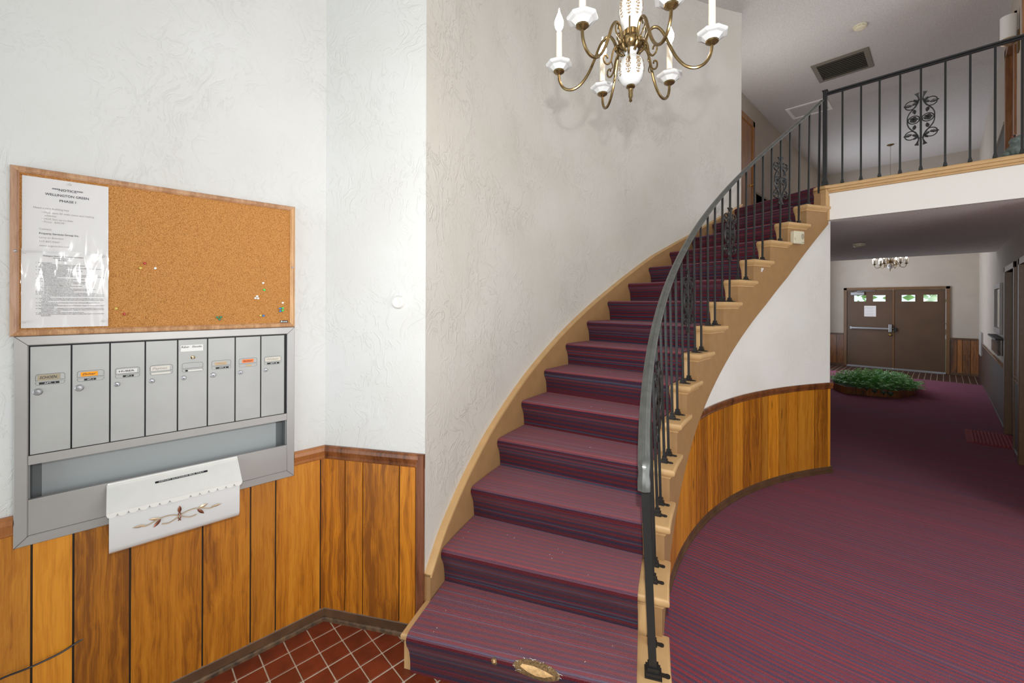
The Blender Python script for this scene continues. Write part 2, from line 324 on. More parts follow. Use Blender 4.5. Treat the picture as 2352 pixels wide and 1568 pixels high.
M_clearplastic = clearmat('clear_acrylic', (.85, .86, .87), .3)

# ------------------------------------------------------------------ mesh helpers
def V(*a): return Vector(a)
class MB:
    def __init__(s): s.v = []; s.f = []; s.m = []; s.uv = None; s.mats = []
    def mi(s, mat):
        if mat is None: return 0
        if mat not in s.mats: s.mats.append(mat)
        return s.mats.index(mat)
    def add(s, vs, fs, mat=None):
        k = len(s.v); s.v += [tuple(p) for p in vs]; i = s.mi(mat)
        for f in fs: s.f.append([a + k for a in f]); s.m.append(i)
        return s
    def box(s, x0, x1, y0, y1, z0, z1, mat=None):
        vs = [(x, y, z) for x in (x0, x1) for y in (y0, y1) for z in (z0, z1)]
        return s.add(vs, [(0, 1, 3, 2), (4, 6, 7, 5), (0, 4, 5, 1), (2, 3, 7, 6), (0, 2, 6, 4), (1, 5, 7, 3)], mat)
    def obox(s, c, ax, ay, az, hx, hy, hz, mat=None):
        c, ax, ay, az = map(Vector, (c, ax, ay, az))
        vs = [c + ax * hx * i + ay * hy * j + az * hz * k for i in (-1, 1) for j in (-1, 1) for k in (-1, 1)]
        return s.add(vs, [(0, 1, 3, 2), (4, 6, 7, 5), (0, 4, 5, 1), (2, 3, 7, 6), (0, 2, 6, 4), (1, 5, 7, 3)], mat)
    def prism(s, poly, z0, z1, mat=None):
        n = len(poly); vs = [(p[0], p[1], z0) for p in poly] + [(p[0], p[1], z1) for p in poly]
        fs = [list(range(n))[::-1], list(range(n, 2 * n))] + [(i, (i + 1) % n, n + (i + 1) % n, n + i) for i in range(n)]
        return s.add(vs, fs, mat)
    def prof(s, poly, levels, mat=None):
        """poly ccw; levels = [(z, inset)] bottom to top"""
        n = len(poly); vs = []
        for z, d in levels:
            for p in inset(poly, d): vs.append((p[0], p[1], z))
        fs = [list(range(n))[::-1], [(len(levels) - 1) * n + i for i in range(n)]]
        for l in range(len(levels) - 1):
            for i in range(n): fs.append((l * n + i, l * n + (i + 1) % n, (l + 1) * n + (i + 1) % n, (l + 1) * n + i))
        return s.add(vs, fs, mat)
    def sweep(s, path, section, upv=(0, 0, 1), closed=False, mat=None, cap=True, scale=None):
        """section: list of (side, up) offsets"""
        path = [Vector(p) for p in path]; n = len(path); m = len(section); vs = []
        upv = Vector(upv)
        for i, p in enumerate(path):
            a = path[i - 1] if (i > 0 or closed) else p; b = path[(i + 1) % n] if (i < n - 1 or closed) else p
            t = (b - a).normalized(); sd = t.cross(upv)
            if sd.length < 1e-4: sd = t.cross(Vector((1, 0.01, 0)))
            sd.normalize(); u = sd.cross(t).normalized()
            k = scale[i] if scale else 1
            for (x, y) in section: vs.append(p + sd * x * k + u * y * k)
        fs = []
        for i in range(n if closed else n - 1):
            j = (i + 1) % n
            for q in range(m): fs.append((i * m + q, i * m + (q + 1) % m, j * m + (q + 1) % m, j * m + q))
        if cap and not closed: fs += [list(range(m))[::-1], [(n - 1) * m + q for q in range(m)]]
        return s.add(vs, fs, mat)
    def tube(s, path, r, seg=8, mat=None, upv=(0, 0, 1), closed=False, scale=None):
        sec = [(r * cos(2 * pi * i / seg), r * sin(2 * pi * i / seg)) for i in range(seg)]
        return s.sweep(path, sec, upv, closed, mat, True, scale)
    def lathe(s, c, prof, seg=20, mat=None, axis=(0, 0, 1), squash=None):
        """prof: (radius, height)"""
        c = Vector(c); az = Vector(axis).normalized()
        ax = az.cross(Vector((0, 0, 1)));
        if ax.length < 1e-4: ax = Vector((1, 0, 0))
        ax.normalize(); ay = az.cross(ax); vs = []
        for r_, h_ in prof:
            for i in range(seg):
                a = 2 * pi * i / seg; vs.append(c + ax * r_ * cos(a) + ay * r_ * sin(a) + az * h_)
        fs = []
        for l in range(len(prof) - 1):
            for i in range(seg): fs.append((l * seg + i, l * seg + (i + 1) % seg, (l + 1) * seg + (i + 1) % seg, (l + 1) * seg + i))
        fs += [list(range(seg))[::-1], [(len(prof) - 1) * seg + i for i in range(seg)]]
        return s.add(vs, fs, mat)
    def ball(s, c, rx, ry=None, rz=None, mat=None, seg=14, rings=9):
        ry = ry or rx; rz = rz or rx; vs = [(c[0], c[1], c[2] - rz)]; fs = []
        for j in range(1, rings):
            ph = -pi / 2 + pi * j / rings
            for i in range(seg):
                a = 2 * pi * i / seg; vs.append((c[0] + rx * cos(ph) * cos(a), c[1] + ry * cos(ph) * sin(a), c[2] + rz * sin(ph)))
        vs.append((c[0], c[1], c[2] + rz)); T = len(vs) - 1
        for i in range(seg): fs.append((0, 1 + (i + 1) % seg, 1 + i)); fs.append((T, T - seg + i, T - seg + (i + 1) % seg))
        for j in range(rings - 2):
            for i in range(seg):
                a = 1 + j * seg + i; b = 1 + j * seg + (i + 1) % seg; fs.append((a, b, b + seg, a + seg))
        return s.add(vs, fs, mat)
    def text(s, txt, size, org, xd, yd, mat, width=None, align='LEFT', bold=0.0, lift=0.0, shear=0.0):
        vs, fs = glyphs(txt, align, bold, shear)
        if not vs: return s
        xs = [v[0] for v in vs]; wd = max(xs) - min(xs); kx = size
        if width: kx = width / wd
        x0 = min(xs) if align == 'LEFT' else 0
        xd, yd, org = Vector(xd), Vector(yd), Vector(org); nn = xd.cross(yd)
        return s.add([org + xd * (v[0] - x0) * kx + yd * v[1] * size + nn * lift for v in vs], fs, mat)
    def build(s, name, mat=None, parent=None, label=None, cat=None, group=None, kind=None, smooth=False, bevel=0.0, loc=None):
        off = Vector((0, 0, 0))
        if parent is not None:
            o_ = parent
            while o_ is not None: off += o_.location; o_ = o_.parent
        if loc is not None and parent is None: off = Vector(loc)
        me = bpy.data.meshes.new(name)
        me.from_pydata([(v[0] - off[0], v[1] - off[1], v[2] - off[2]) for v in s.v], [], s.f)
        mats = s.mats if s.mats else [mat]
        for k in mats: me.materials.append(k)
        if s.mats: me.polygons.foreach_set('material_index', s.m)
        if s.uv:
            ul = me.uv_layers.new(name='UVMap')
            for p in me.polygons:
                for li in p.loop_indices: ul.data[li].uv = s.uv[me.loops[li].vertex_index]
        me.update()
        if smooth:
            me.polygons.foreach_set('use_smooth', [True] * len(me.polygons)); me.set_sharp_from_angle(angle=R(38))
        o = bpy.data.objects.new(name, me); COL.objects.link(o)
        if parent is not None: o.parent = parent
        elif loc is not None: o.location = loc
        if bevel:
            b = o.modifiers.new('bevel', 'BEVEL'); b.width = bevel; b.segments = 2; b.limit_method = 'ANGLE'; b.angle_limit = R(50)
        tag(o, label, cat, group, kind); return o
_gl = {}
def glyphs(txt, align, bold, shear):
    key = (txt, align, bold, shear)
    if key in _gl: return _gl[key]
    cu = bpy.data.curves.new('t', 'FONT'); cu.body = txt; cu.align_x = 'CENTER' if align == 'CENTER' else 'LEFT'; cu.resolution_u = 2
    cu.offset = bold; cu.shear = shear
    ob = bpy.data.objects.new('t', cu); COL.objects.link(ob)
    dg = bpy.context.evaluated_depsgraph_get(); me = bpy.data.meshes.new_from_object(ob.evaluated_get(dg))
    vs = [tuple(v.co) for v in me.vertices]; fs = [list(p.vertices) for p in me.polygons]
    bpy.data.objects.remove(ob); bpy.data.curves.remove(cu); bpy.data.meshes.remove(me)
    _gl[key] = (vs, fs); return vs, fs
def tag(o, label=None, cat=None, group=None, kind=None):
    if label: o['label'] = label
    if cat: o['category'] = cat
    if group: o['group'] = group
    if kind: o['kind'] = kind
    return o
def thing(name, label, cat, loc=(0, 0, 0), group=None, kind=None):
    o = bpy.data.objects.new(name, None); COL.objects.link(o); o.location = loc; o.empty_display_size = .1
    return tag(o, label, cat, group, kind)
def copy_tree(o, parent=None):
    c = o.copy(); COL.objects.link(c); c.parent = parent
    for ch in list(o.children): copy_tree(ch, c)
    return c
def inset(poly, d):
    if abs(d) < 1e-9: return [Vector((p[0], p[1])) for p in poly]
    n = len(poly); P = [Vector((p[0], p[1])) for p in poly]; out = []
    for i in range(n):
        a = (P[i] - P[i - 1]).normalized(); b = (P[(i + 1) % n] - P[i]).normalized()
        na = Vector((-a.y, a.x)); nb = Vector((-b.y, b.x)); k = (na + nb); dd = 1 + na.dot(nb)
        out.append(P[i] + k * (d / max(dd, .3)))
    return out
def clip(poly, a, b):
    """keep the part left of a->b"""
    def side(p): return (b[0] - a[0]) * (p[1] - a[1]) - (b[1] - a[1]) * (p[0] - a[0])
    out = []
    for i in range(len(poly)):
        p, q = poly[i], poly[(i + 1) % len(poly)]; sp, sq = side(p), side(q)
        if sp >= 0: out.append(p)
        if (sp >= 0) != (sq >= 0):
            t = sp / (sp - sq); out.append((p[0] + (q[0] - p[0]) * t, p[1] + (q[1] - p[1]) * t))
    return out
def ccw(poly):
    s_ = sum(poly[i][0] * poly[(i + 1) % len(poly)][1] - poly[(i + 1) % len(poly)][0] * poly[i][1] for i in range(len(poly)))
    return poly if s_ > 0 else poly[::-1]
def structure(mb, name, mat, **k): return mb.build(name, mat, kind='structure', **k)

# ------------------------------------------------------------------ stair geometry
CX, CY = 2.328, 3.347
T0, DT, RISE = -35.1432, 4.2124, 0.188345
def P(r, a, z=0.0): return Vector((CX - r * cos(R(a)), CY + r * sin(R(a)), z))
def nos(a): return RISE * (a - T0) / DT
def ka(k): return T0 + DT * k
def interp(x, tab):
    if x <= tab[0][0]: return tab[0][1]
    for (a, b), (c, d) in zip(tab, tab[1:]):
        if x <= c: return b + (d - b) * (x - a) / (c - a)
    return tab[-1][1]
R_IN, R_ST, R_CR, R_CL, R_WALL = 3.5315, 3.562, 3.665, 4.651, 4.686
def band(mb, a0, a1, n, ri, ro, z0, z1, mat=None):
    """curved wall piece; z0, z1 numbers or functions of the angle; ri/ro may be functions too"""
    F = lambda f, a: f(a) if callable(f) else f
    vs = []; fs = []
    for i in range(n + 1):
        a = a0 + (a1 - a0) * i / n
        lo, hi = F(z0, a), F(z1, a); hi = max(hi, lo + .001)
        vs += [P(F(ri, a), a, lo), P(F(ri, a), a, hi), P(F(ro, a), a, hi), P(F(ro, a), a, lo)]
    for i in range(n):
        for q in range(4): fs.append((i * 4 + q, i * 4 + (q + 1) % 4, (i + 1) * 4 + (q + 1) % 4, (i + 1) * 4 + q))
    fs += [(0, 1, 2, 3), (n * 4 + 3, n * 4 + 2, n * 4 + 1, n * 4)]
    return mb.add(vs, fs, mat)

CEIL, SLAB, SOFF = 5.304, 2.825, 2.506
XL, XR, XH = -2.28, 0.56, -2.41
CP, CQ = V(-2.28, .815), V(-1.7985, 1.13)      # angled wall
CU = (CQ - CP).normalized(); CN = V(CU.y, -CU.x)   # along, facing the room

# ------------------------------------------------------------------ room shell
fl_ = MB().prism([(XH - .1, 1.4), (XF + .1, 1.4), (XF + .1, 6.5), (XR + .6, 6.5), (XR + .6, 13.1), (XH - .1, 13.1)], -.12, 0)
structure(fl_, 'floor', M_floorc)
fe = structure(MB().prism([(XL - .1, -3.1), (XF + .1, -3.1), (XF + .1, 1.4), (XL - .1, 1.4)], -.12, -.004), 'floor_entry', M_grout)
# quarry tiles, each its own piece
tr = random.Random(3)
nt_ = 0
for i in range(-1, 13):
    for j in range(-8, 7):
        x0 = -2.17 + .1035 * i; y0 = .7175 + .1075 * j; g = .0045
        po = [(x0 + g, y0 + g * .7), (x0 + .1035 - g, y0 + g * .7), (x0 + .1035 - g, y0 + .1075 - g * .7), (x0 + g, y0 + .1075 - g * .7)]
        po = clip(po, (CP.x, CP.y), (CP.x - CU.x, CP.y - CU.y)) if False else po
        po = clip(po, (CQ.x, CQ.y), (CP.x, CP.y))         # room side of the angled wall
        if len(po) < 3: continue
        po = clip(po, (XL, 2), (XL, -2))
        po = clip(po, (3, 1.39), (-3, 1.39)) if len(po) > 2 else po
        if len(po) < 3: continue
        cx = sum(p[0] for p in po) / len(po); cy = sum(p[1] for p in po) / len(po)
        ar = abs(sum(po[q][0] * po[(q + 1) % len(po)][1] - po[(q + 1) % len(po)][0] * po[q][1] for q in range(len(po)))) / 2
        if ar < .0002: continue
        z = tr.uniform(-.0008, .0008)
        MB().prof(po, [(-.01, 0), (z - .0012, 0), (z, .0012)]).build('tile', M_tile, fe)
structure(MB().prism([(XH - .1, 13.1), (XR + .1, 13.1), (XR + .1, 14.6), (XH - .1, 14.6)], -.12, -.004), 'floor_vestibule', M_groutfar)
fv = bpy.data.objects['floor_vestibule']
for i in range(30):
    for j in range(4):
        x0 = XH + .1 * i; y0 = 13.11 + .35 * j
        MB().prof([(x0 + .007, y0), (x0 + .093, y0), (x0 + .093, y0 + .346), (x0 + .007, y0 + .346)], [(-.01, 0), (-.001, 0), (0, .001)]).build('tile', M_tilefar, fv)

wl = structure(MB().box(XL - .15, XL, -3, -.22, 0, CEIL).box(XL - .15, XL, .62, .815, 0, CEIL).box(XL - .15, XL, -.22, .62, 0, .864).box(XL - .15, XL, -.22, .62, 1.10, CEIL).box(XL - .15, XL - .05, -.22, .62, .864, 1.10), 'wall_left', M_wall)
n_out = -CN
wc = structure(MB().prism([(CP.x, CP.y), (CQ.x, CQ.y), (CQ.x + n_out.x * .12 - .02, CQ.y + n_out.y * .12), (CP.x - .15, CP.y + .2), (CP.x - .15, CP.y)], 0, CEIL), 'wall_corner', M_wall)
m_ = MB(); band(m_, -28.25, 29.45, 60, R_WALL, R_WALL + .12, 0, CEIL)
structure(m_, 'wall_stair_outer', M_curve, smooth=True)
structure(MB().box(XH - .15, -1.80, 5.62, 5.74, 0, CEIL), 'wall_return', M_wall)
whl = structure(MB().box(XH - .15, XH, 5.6, 14.6, 0, CEIL), 'wall_hall_left', M_far)
# right wall with two door openings on the ground floor and one upstairs
wr = MB()
wr.box(XR, XR + .15, 5.12, 5.5, 0, SOFF)
wr.box(XR, XR + .15, 5.5, 6.88, 2.15, SOFF + .1); wr.box(XR, XR + .15, 6.88, 7.40, 0, SOFF + .1); wr.box(XR, XR + .15, 7.40, 8.40, 2.10, SOFF + .1)
wr.box(XR, XR + .15, 8.40, 14.6, 0, SOFF + .1)
wr.box(XR, XR + .15, 6.60, 7.45, SOFF + .1, CEIL); wr.box(XR, XR + .15, 7.45, 8.35, 4.9, CEIL); wr.box(XR, XR + .15, 8.35, 14.6, SOFF + .1, CEIL)
wro = structure(wr, 'wall_right', M_far)
wf = structure(MB().box(XH - .1, XR + .1, 14.5, 14.62, 2.06, CEIL).box(XH - .1, -1.86, 14.5, 14.62, 0, 2.06).box(.05, XR + .1, 14.5, 14.62, 0, 2.06), 'wall_far', M_far)
m_ = MB(); m_.box(XF, XF + .12, -3, .3, 0, CEIL).box(XF, XF + .12, 3.5, 5.2, 0, CEIL).box(XF, XF + .12, .3, 3.5, 0, .5).box(XF, XF + .12, .3, 3.5, 3.0, CEIL)
structure(m_, 'wall_foyer_right', M_wall)
structure(MB().box(XR + .15, XF, 5.12, 5.2, 0, SOFF).box(XR + .15, XF, 6.6, 6.7, SOFF, CEIL), 'wall_foyer_back', M_flat)
w2 = structure(MB().box(XF + .02, XF + .08, .3, .36, .5, 3.0).box(XF + .02, XF + .08, 3.44, 3.5, .5, 3.0).box(XF + .02, XF + .08, 1.87, 1.93, .5, 3.0).box(XF + .02, XF + .08, .3, 3.5, .5, .56).box(XF + .02, XF + .08, .3, 3.5, 2.94, 3.0), 'window_added', M_flat)  # window added for the side fill light, never in view
MB().box(XF + .045, XF + .05, .36, 3.44, .56, 2.94).build('pane', M_pane, w2)
# entrance wall behind the camera with an assumed tall glazed opening
we = MB().box(XL, -2.05, -3.1, -2.98, 0, CEIL).box(.35, XF, -3.1, -2.98, 0, CEIL).box(-2.05, .35, -3.1, -2.98, 4.3, CEIL)
structure(we, 'wall_entry', M_wall)
w1 = structure(MB().box(-2.05, -1.99, -3.08, -3.0, 0, 4.3).box(.29, .35, -3.08, -3.0, 0, 4.3).box(-.88, -.82, -3.08, -3.0, 0, 4.3).box(-1.99, .29, -3.08, -3.0, 2.15, 2.25).box(-1.99, .29, -3.08, -3.0, 4.24, 4.3), 'window_assumed', M_doorframe)  # assumed window, never in view, to go with the entrance fill light
MB().box(-1.99, .29, -3.045, -3.04, 0.02, 4.24).build('pane', M_pane, w1)
structure(MB().box(XH - .15, XF + .15, -3.1, 14.62, CEIL, CEIL + .12), 'ceiling', M_ceil)
# upper floor slab and its low ceiling
slab_poly = [(-.775, 5.10), (XF, 5.10), (XF, 6.6), (XR, 6.6), (XR, 9.95), (XH, 9.95), (XH, 5.75), (P(4.70, 28.3).x, P(4.70, 28.3).y), (P(3.62, 28.6).x, P(3.62, 28.6).y)]
structure(MB().prism(slab_poly, SOFF + .02, SLAB), 'floor_upper', M_floorc)
structure(MB().prism([(-.785, 5.09), (XR, 5.09), (XR, 9.97), (XH, 9.97), (XH, 5.75), (-1.0, 5.3)], SOFF, SOFF + .02), 'ceiling_hall', M_lowceil)
structure(MB().box(-.785, XF, 5.075, 5.10, SOFF, 2.765), 'wall_balcony_fascia', M_flat)
structure(MB().box(XH, XR, 9.95, 9.98, SOFF, SLAB), 'wall_far_fascia', M_flat)

# ------------------------------------------------------------------ wainscot on the left and angled walls
RAILZ = .921
gy = [-.62, -.50, -.33, -.214, -.11, .048, .285, .469, .576, .788, .815]
MB().box(XL, XL + .004, -3, .815, 0, .86).build('plank_backing', M_groove, wl)
for a, b in zip(gy, gy[1:]):
    e0, e1 = a + .003, b - .003
    if b == .815: e1 = .812
    MB().box(XL + .003, XL + .011, e0, e1, .05, .86).build('plank', M_wood, wl, bevel=.0008)
gs = [0, .128, .232, .439, .530]
def cw(s, d, z): q = CP + CU * s + CN * d; return Vector((q.x, q.y, z))
def cwbox(mb, s0, s1, d0, d1, z0, z1, mat=None):
    vs = [cw(s, d, z) for s in (s0, s1) for d in (d0, d1) for z in (z0, z1)]
    return mb.add(vs, [(0, 1, 3, 2), (4, 6, 7, 5), (0, 4, 5, 1), (2, 3, 7, 6), (0, 2, 6, 4), (1, 5, 7, 3)], mat)
m_ = MB(); cwbox(m_, .002, .56, 0, .004, 0, .86); m_.build('plank_backing', M_groove, wc)
for i, (a, b) in enumerate(zip(gs, gs[1:])):
    m_ = MB(); cwbox(m_, a + .003 if i else .008, b - .003, .003, .011, .05, .86); m_.build('plank', M_wood, wc, bevel=.0008)
RAILSEC = [(0, -.072), (0.0, 0), (.012, 0), (.019, -.010), (.021, -.026), (.014, -.044), (.011, -.052), (.016, -.057), (.015, -.065), (.008, -.072)]
BASESEC = [(0, 0), (0, .066), (.009, .066), (.013, .058), (.013, .020), (.022, .016), (.024, .008), (.022, 0)]
def wallsweep(mb, p0, p1, nrm, sec, z, mat=None, ext0=0, ext1=0):
    """p0,p1 2d line; mitre by ext proportional to the depth"""
    t = (Vector(p1[:2]) - Vector(p0[:2])).normalized(); m = len(sec); vs = []
    for p, sg, ex in ((p0, -1, ext0), (p1, 1, ext1)):
        for d, h in sec: vs.append((p[0] + nrm[0] * d + t.x * sg * ex * d, p[1] + nrm[1] * d + t.y * sg * ex * d, z + h))
    fs = [(q, (q + 1) % m, m + (q + 1) % m, m + q) for q in range(m)] + [list(range(m))[::-1], [m + q for q in range(m)]]
    return mb.add(vs, fs, mat)
half = -math.tan(R(90 - 123.2 / 2)) if False else -math.tan(R(28.4))
structure(wallsweep(wallsweep(MB(), (XL, -3), (XL, -.257), (1, 0), RAILSEC, RAILZ), (XL, .658), (XL, .815), (1, 0), RAILSEC, RAILZ, ext1=half), 'trim_1', M_trim)
structure(wallsweep(MB(), CP, CQ, CN, RAILSEC, RAILZ, ext0=half), 'trim_2', M_trim)
m_ = MB(); cwbox(m_, .533, .5745, 0, .016, .05, RAILZ - .002); cwbox(m_, .545, .5745, .016, .021, .05, RAILZ - .004)
structure(m_, 'trim_3', M_trimred)
structure(wallsweep(MB(), (XL, -3), (XL, .815), (1, 0), BASESEC[:5] + [(0, .02)][:0] + [(.013, 0)], 0, ext1=half), 'baseboard_left', M_base)
structure(wallsweep(MB(), CP, CQ, CN, BASESEC[:5] + [(.013, 0)], 0, ext0=half), 'baseboard_corner', M_base)
SHOE = [(.012, 0), (.012, .020), (.018, .019), (.0235, .013), (.025, 0)]
structure(wallsweep(MB(), (XL, -3), (XL, .815), (1, 0), SHOE, 0, ext1=half), 'trim_4', M_basescuff)
structure(wallsweep(MB(), CP, CP + CU * .545, CN, SHOE, 0, ext0=half), 'trim_5', M_basescuff)

# ------------------------------------------------------------------ wall under the stair
rw = lambda a: interp(a, [(-30, 3.585), (-15, 3.59), (0, 3.60), (30, 3.612)])
m_ = MB(); band(m_, -27, 30.4, 70, rw, 3.70, 0, lambda a: min(max(nos(a) - .33, .02), SOFF))
wu = structure(m_, 'wall_stair_inner', M_under, smooth=True)
gang = [-27, -24.6, -22.4, -19.5, -17.3, -15.0, -12.2, -10.2, -7.6, -6.2, -4.42, -2.73, -.24, 1.32, 3.7, 7.19, 10.01, 11.72, 14.94, 16.5, 19.12, 20.85, 23.38, 27.05, 29.75, 30.35]
m_ = MB(); band(m_, -27, 30.4, 60, lambda a: rw(a) - .003, lambda a: rw(a) + .002, 0, lambda a: min(.83, max(nos(a) - .36, .02))); m_.build('plank_backing', M_groove, wu)
for i, (a, b) in enumerate(zip(gang, gang[1:])):
    m_ = MB(); band(m_, a + .055, b - .055, 4, lambda t: rw(t) - .011, lambda t: rw(t) - .002, .04, lambda t: min(.835, max(nos(t) - .36, .05)))
    m_.build('plank', M_wood, wu, smooth=True)
def curvedtrim(name, a0, a1, n, sec, z, mat, base):
    mb = MB(); m = len(sec); vs = []; fs = []
    for i in range(n + 1):
        a = a0 + (a1 - a0) * i / n
        for d, h_ in sec: vs.append(P(base(a) - d, a, z(a) + h_ if callable(z) else z + h_))
    for i in range(n):
        for q in range(m): fs.append((i * m + q, i * m + (q + 1) % m, (i + 1) * m + (q + 1) % m, (i + 1) * m + q))
    fs += [list(range(m))[::-1], [n * m + q for q in range(m)]]
    mb.add(vs, fs); return structure(mb, name, mat, smooth=True)
RS2 = [(d, h_ * .85) for d, h_ in RAILSEC]
curvedtrim('trim_6', -5.5, 30.75, 50, RS2, lambda a: interp(a, [(-3, .872), (10, .884), (31, .897)]), M_trim, rw)
curvedtrim('baseboard_stair', -28.5, 30.75, 60, BASESEC, 0, M_base, rw)

# ------------------------------------------------------------------ staircase
st = thing('staircase', 'curved staircase with striped red and blue carpet on tan painted treads', 'staircase', (-1.1, 3.2, 0))
def wedge(ri, ro, a0, a1, n=3):
    return [tuple(P(ri, a0 + (a1 - a0) * i / n)[:2]) for i in range(n + 1)][::-1] + [tuple(P(ro, a0)[:2]), tuple(P(ro, a1)[:2])]
dA = lambda metres, r=R_IN: math.degrees(metres / r)
for k in range(1, 15):
    a0, a1 = ka(k), ka(k + 1); ro = 4.688 if k == 1 else R_CL + .004; z = k * RISE
    po = [tuple(P(ro, a0)[:2]), tuple(P(ro, a1 + dA(.02, ro))[:2]), tuple(P(R_ST + .05, a1 + dA(.02))[:2]), tuple(P(R_ST + .05, a1 + dA(.052))[:2]), tuple(P(R_IN, a1 + dA(.052))[:2]), tuple(P(R_IN, (a0 + a1) / 2)[:2]), tuple(P(R_IN, a0)[:2])]
    po = ccw(po)
    MB().prof(po, [(z - .033, .006), (z - .027, .001), (z - .014, 0), (z - .006, .002), (z - .001, .007), (z, .012)]).build('tread', M_tan, st, smooth=True)
    # scotia under the nosing
    MB().prof(po, [(z - .058, .026), (z - .046, .022), (z - .040, .014), (z - .033, .012)]).build('tread_moulding', M_tan, st)
    ar0 = a0 + dA(.034)
    m_ = MB(); po = ccw([tuple(P(R_ST, ar0)[:2]), tuple(P(4.688 if k == 1 else R_CL + .004, a0 + dA(.034, 4.65))[:2]), tuple(P(4.688 if k == 1 else R_CL + .004, a0 + dA(.05, 4.65))[:2]), tuple(P(R_ST, a0 + dA(.05))[:2])])
    m_.prism(po, 0 if k == 1 else (k - 1) * RISE - .03, z - .04); m_.build('riser', M_tan, st)
# landing nosing wedge (step 15) and riser
a0 = ka(15); z = SLAB + .018
po = ccw([tuple(P(R_CL, a0)[:2]), tuple(P(R_CL, a0 + 1)[:2]), (-.93, 5.22), (XF, 5.22), (XF, 5.04), (P(R_IN, a0).x + .03, 5.04), tuple(P(R_IN + .02, a0)[:2])])
MB().prof(po, [(z - .033, .006), (z - .027, .001), (z - .014, 0), (z - .006, .002), (z - .001, .007), (z, .012)]).build('landing_nosing', M_tan, st, smooth=True)
m_ = MB().box(-.79, XF, 5.048, 5.10, z - .058, z - .034).box(-.79, XF, 5.060, 5.10, z - .076, z - .058); m_.build('landing_moulding', M_tan, st, bevel=.003)
m_ = MB(); m_.prism(ccw([tuple(P(R_ST, a0 + .4)[:2]), tuple(P(R_CL, a0 + .4)[:2]), tuple(P(R_CL, a0 + .8)[:2]), (-.80, 5.1), (-.783, 5.06)]), 13.8 * RISE, z - .035); m_.build('riser', M_tan, st)
# closed inner stringer that the treads lap over
soff_ = lambda a: interp(a, [(-30, -.6), (-5, -.535), (1.9, -.548), (15, -.566), (20.2, -.54), (25, -.466), (29.5, -.395)])
m_ = MB()
for k in range(1, 15):
    b0 = ka(k) + dA(.032); b1 = ka(k + 1) + dA(.032)
    if k == 14: b1 = 28.9
    band(m_, b0, b1, 4, R_ST, rw(0) + .02, lambda a: max(nos(a) + soff_(a), 0.0), lambda a, k=k: k * RISE - .034)
band(m_, 27.4, 29.0, 2, R_ST, 3.63, lambda a: max(nos(a) + soff_(a), 0.0), lambda a: SLAB - .06)
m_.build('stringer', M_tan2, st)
m_ = MB(); m_.obox((-.786, 5.072, 2.62), (1, 0, 0), (0, 1, 0), (0, 0, 1), .008, .014, .12); m_.build('corner_bead', M_tan, st)
# wall skirt
sk = lambda a: nos(a) + interp(a, [(-28.2, .01), (-26.5, .075), (-23.4, .115), (-20, .137), (-13, .142), (-5, .129), (3, .108), (12, .100), (19, .05), (29, .03)])
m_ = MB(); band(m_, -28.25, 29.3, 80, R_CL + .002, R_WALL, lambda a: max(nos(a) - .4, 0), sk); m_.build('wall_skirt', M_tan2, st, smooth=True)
m_ = MB(); band(m_, -28.25, 29.3, 80, R_CL - .006, R_WALL, lambda a: sk(a) - .012, lambda a: sk(a) + .004); m_.build('skirt_cap', M_tan, st, smooth=True)
# carpet runner: one ribbon flowing over every nosing
prof = []    # (angle offset as (angle, metres), z)
prof.append((ka(1), .024, 0.0))
for k in range(1, 16):
    z = k * RISE; tk = .008; zt = z if k < 15 else SLAB + .018
    if k > 1: prof.append((ka(k), .026, z - RISE + tk + .001))
    prof += [(ka(k), .023, z - RISE + .05), (ka(k), .014, z - .088), (ka(k), .003, z - .064), (ka(k), -.008, z - .046), (ka(k), -.0145, z - .030), (ka(k), -.0165, z - .017), (ka(k), -.013, zt - .004), (ka(k), -.004, zt + .004), (ka(k), .012, zt + tk), (ka(k), .04, zt + tk)]
    if k < 15: prof.append((ka(k + 1), .012, z + tk))
prof.append((ka(16), .1, SLAB + .018 + .006))
m_ = MB(); uv = []; s_ = 0; last = None; cols = 24
rr_ = random.Random(5)
for i, (a, off, z) in enumerate(prof):
    pm = P(4.15, a + dA(off, 4.15), z)
    if last is not None: s_ += (pm - last).length
    last = pm
    for c in range(cols + 1):
        r_ = R_CR + (R_CL - R_CR) * c / cols
        p = P(r_, a + dA(off, r_), z)
        m_.v.append(tuple(p)); uv.append((r_, s_))
for i in range(len(prof) - 1):
    for c in range(cols):
        q = i * (cols + 1) + c; m_.f.append([q, q + 1, q + cols + 2, q + cols + 1]); m_.m.append(0)
# selvedge edges down to the treads
for side in (0, cols):
    for i in range(len(prof) - 1):
        q = i * (cols + 1) + side; j = (i + 1) * (cols + 1) + side
        base = len(m_.v)
        a, off, z = prof[i]; a2, off2, z2 = prof[i + 1]; r_ = R_CR if side == 0 else R_CL
        m_.v += [tuple(P(r_, a + dA(off + .007, r_), z - .008)), tuple(P(r_, a2 + dA(off2 + .007, r_), z2 - .008))]; uv += [uv[q], uv[j]]
        m_.f.append([q, j, base + 1, base]); m_.m.append(0)
m_.uv = uv
cr_ = m_.build('carpet_runner', M_stairc, st, smooth=True)
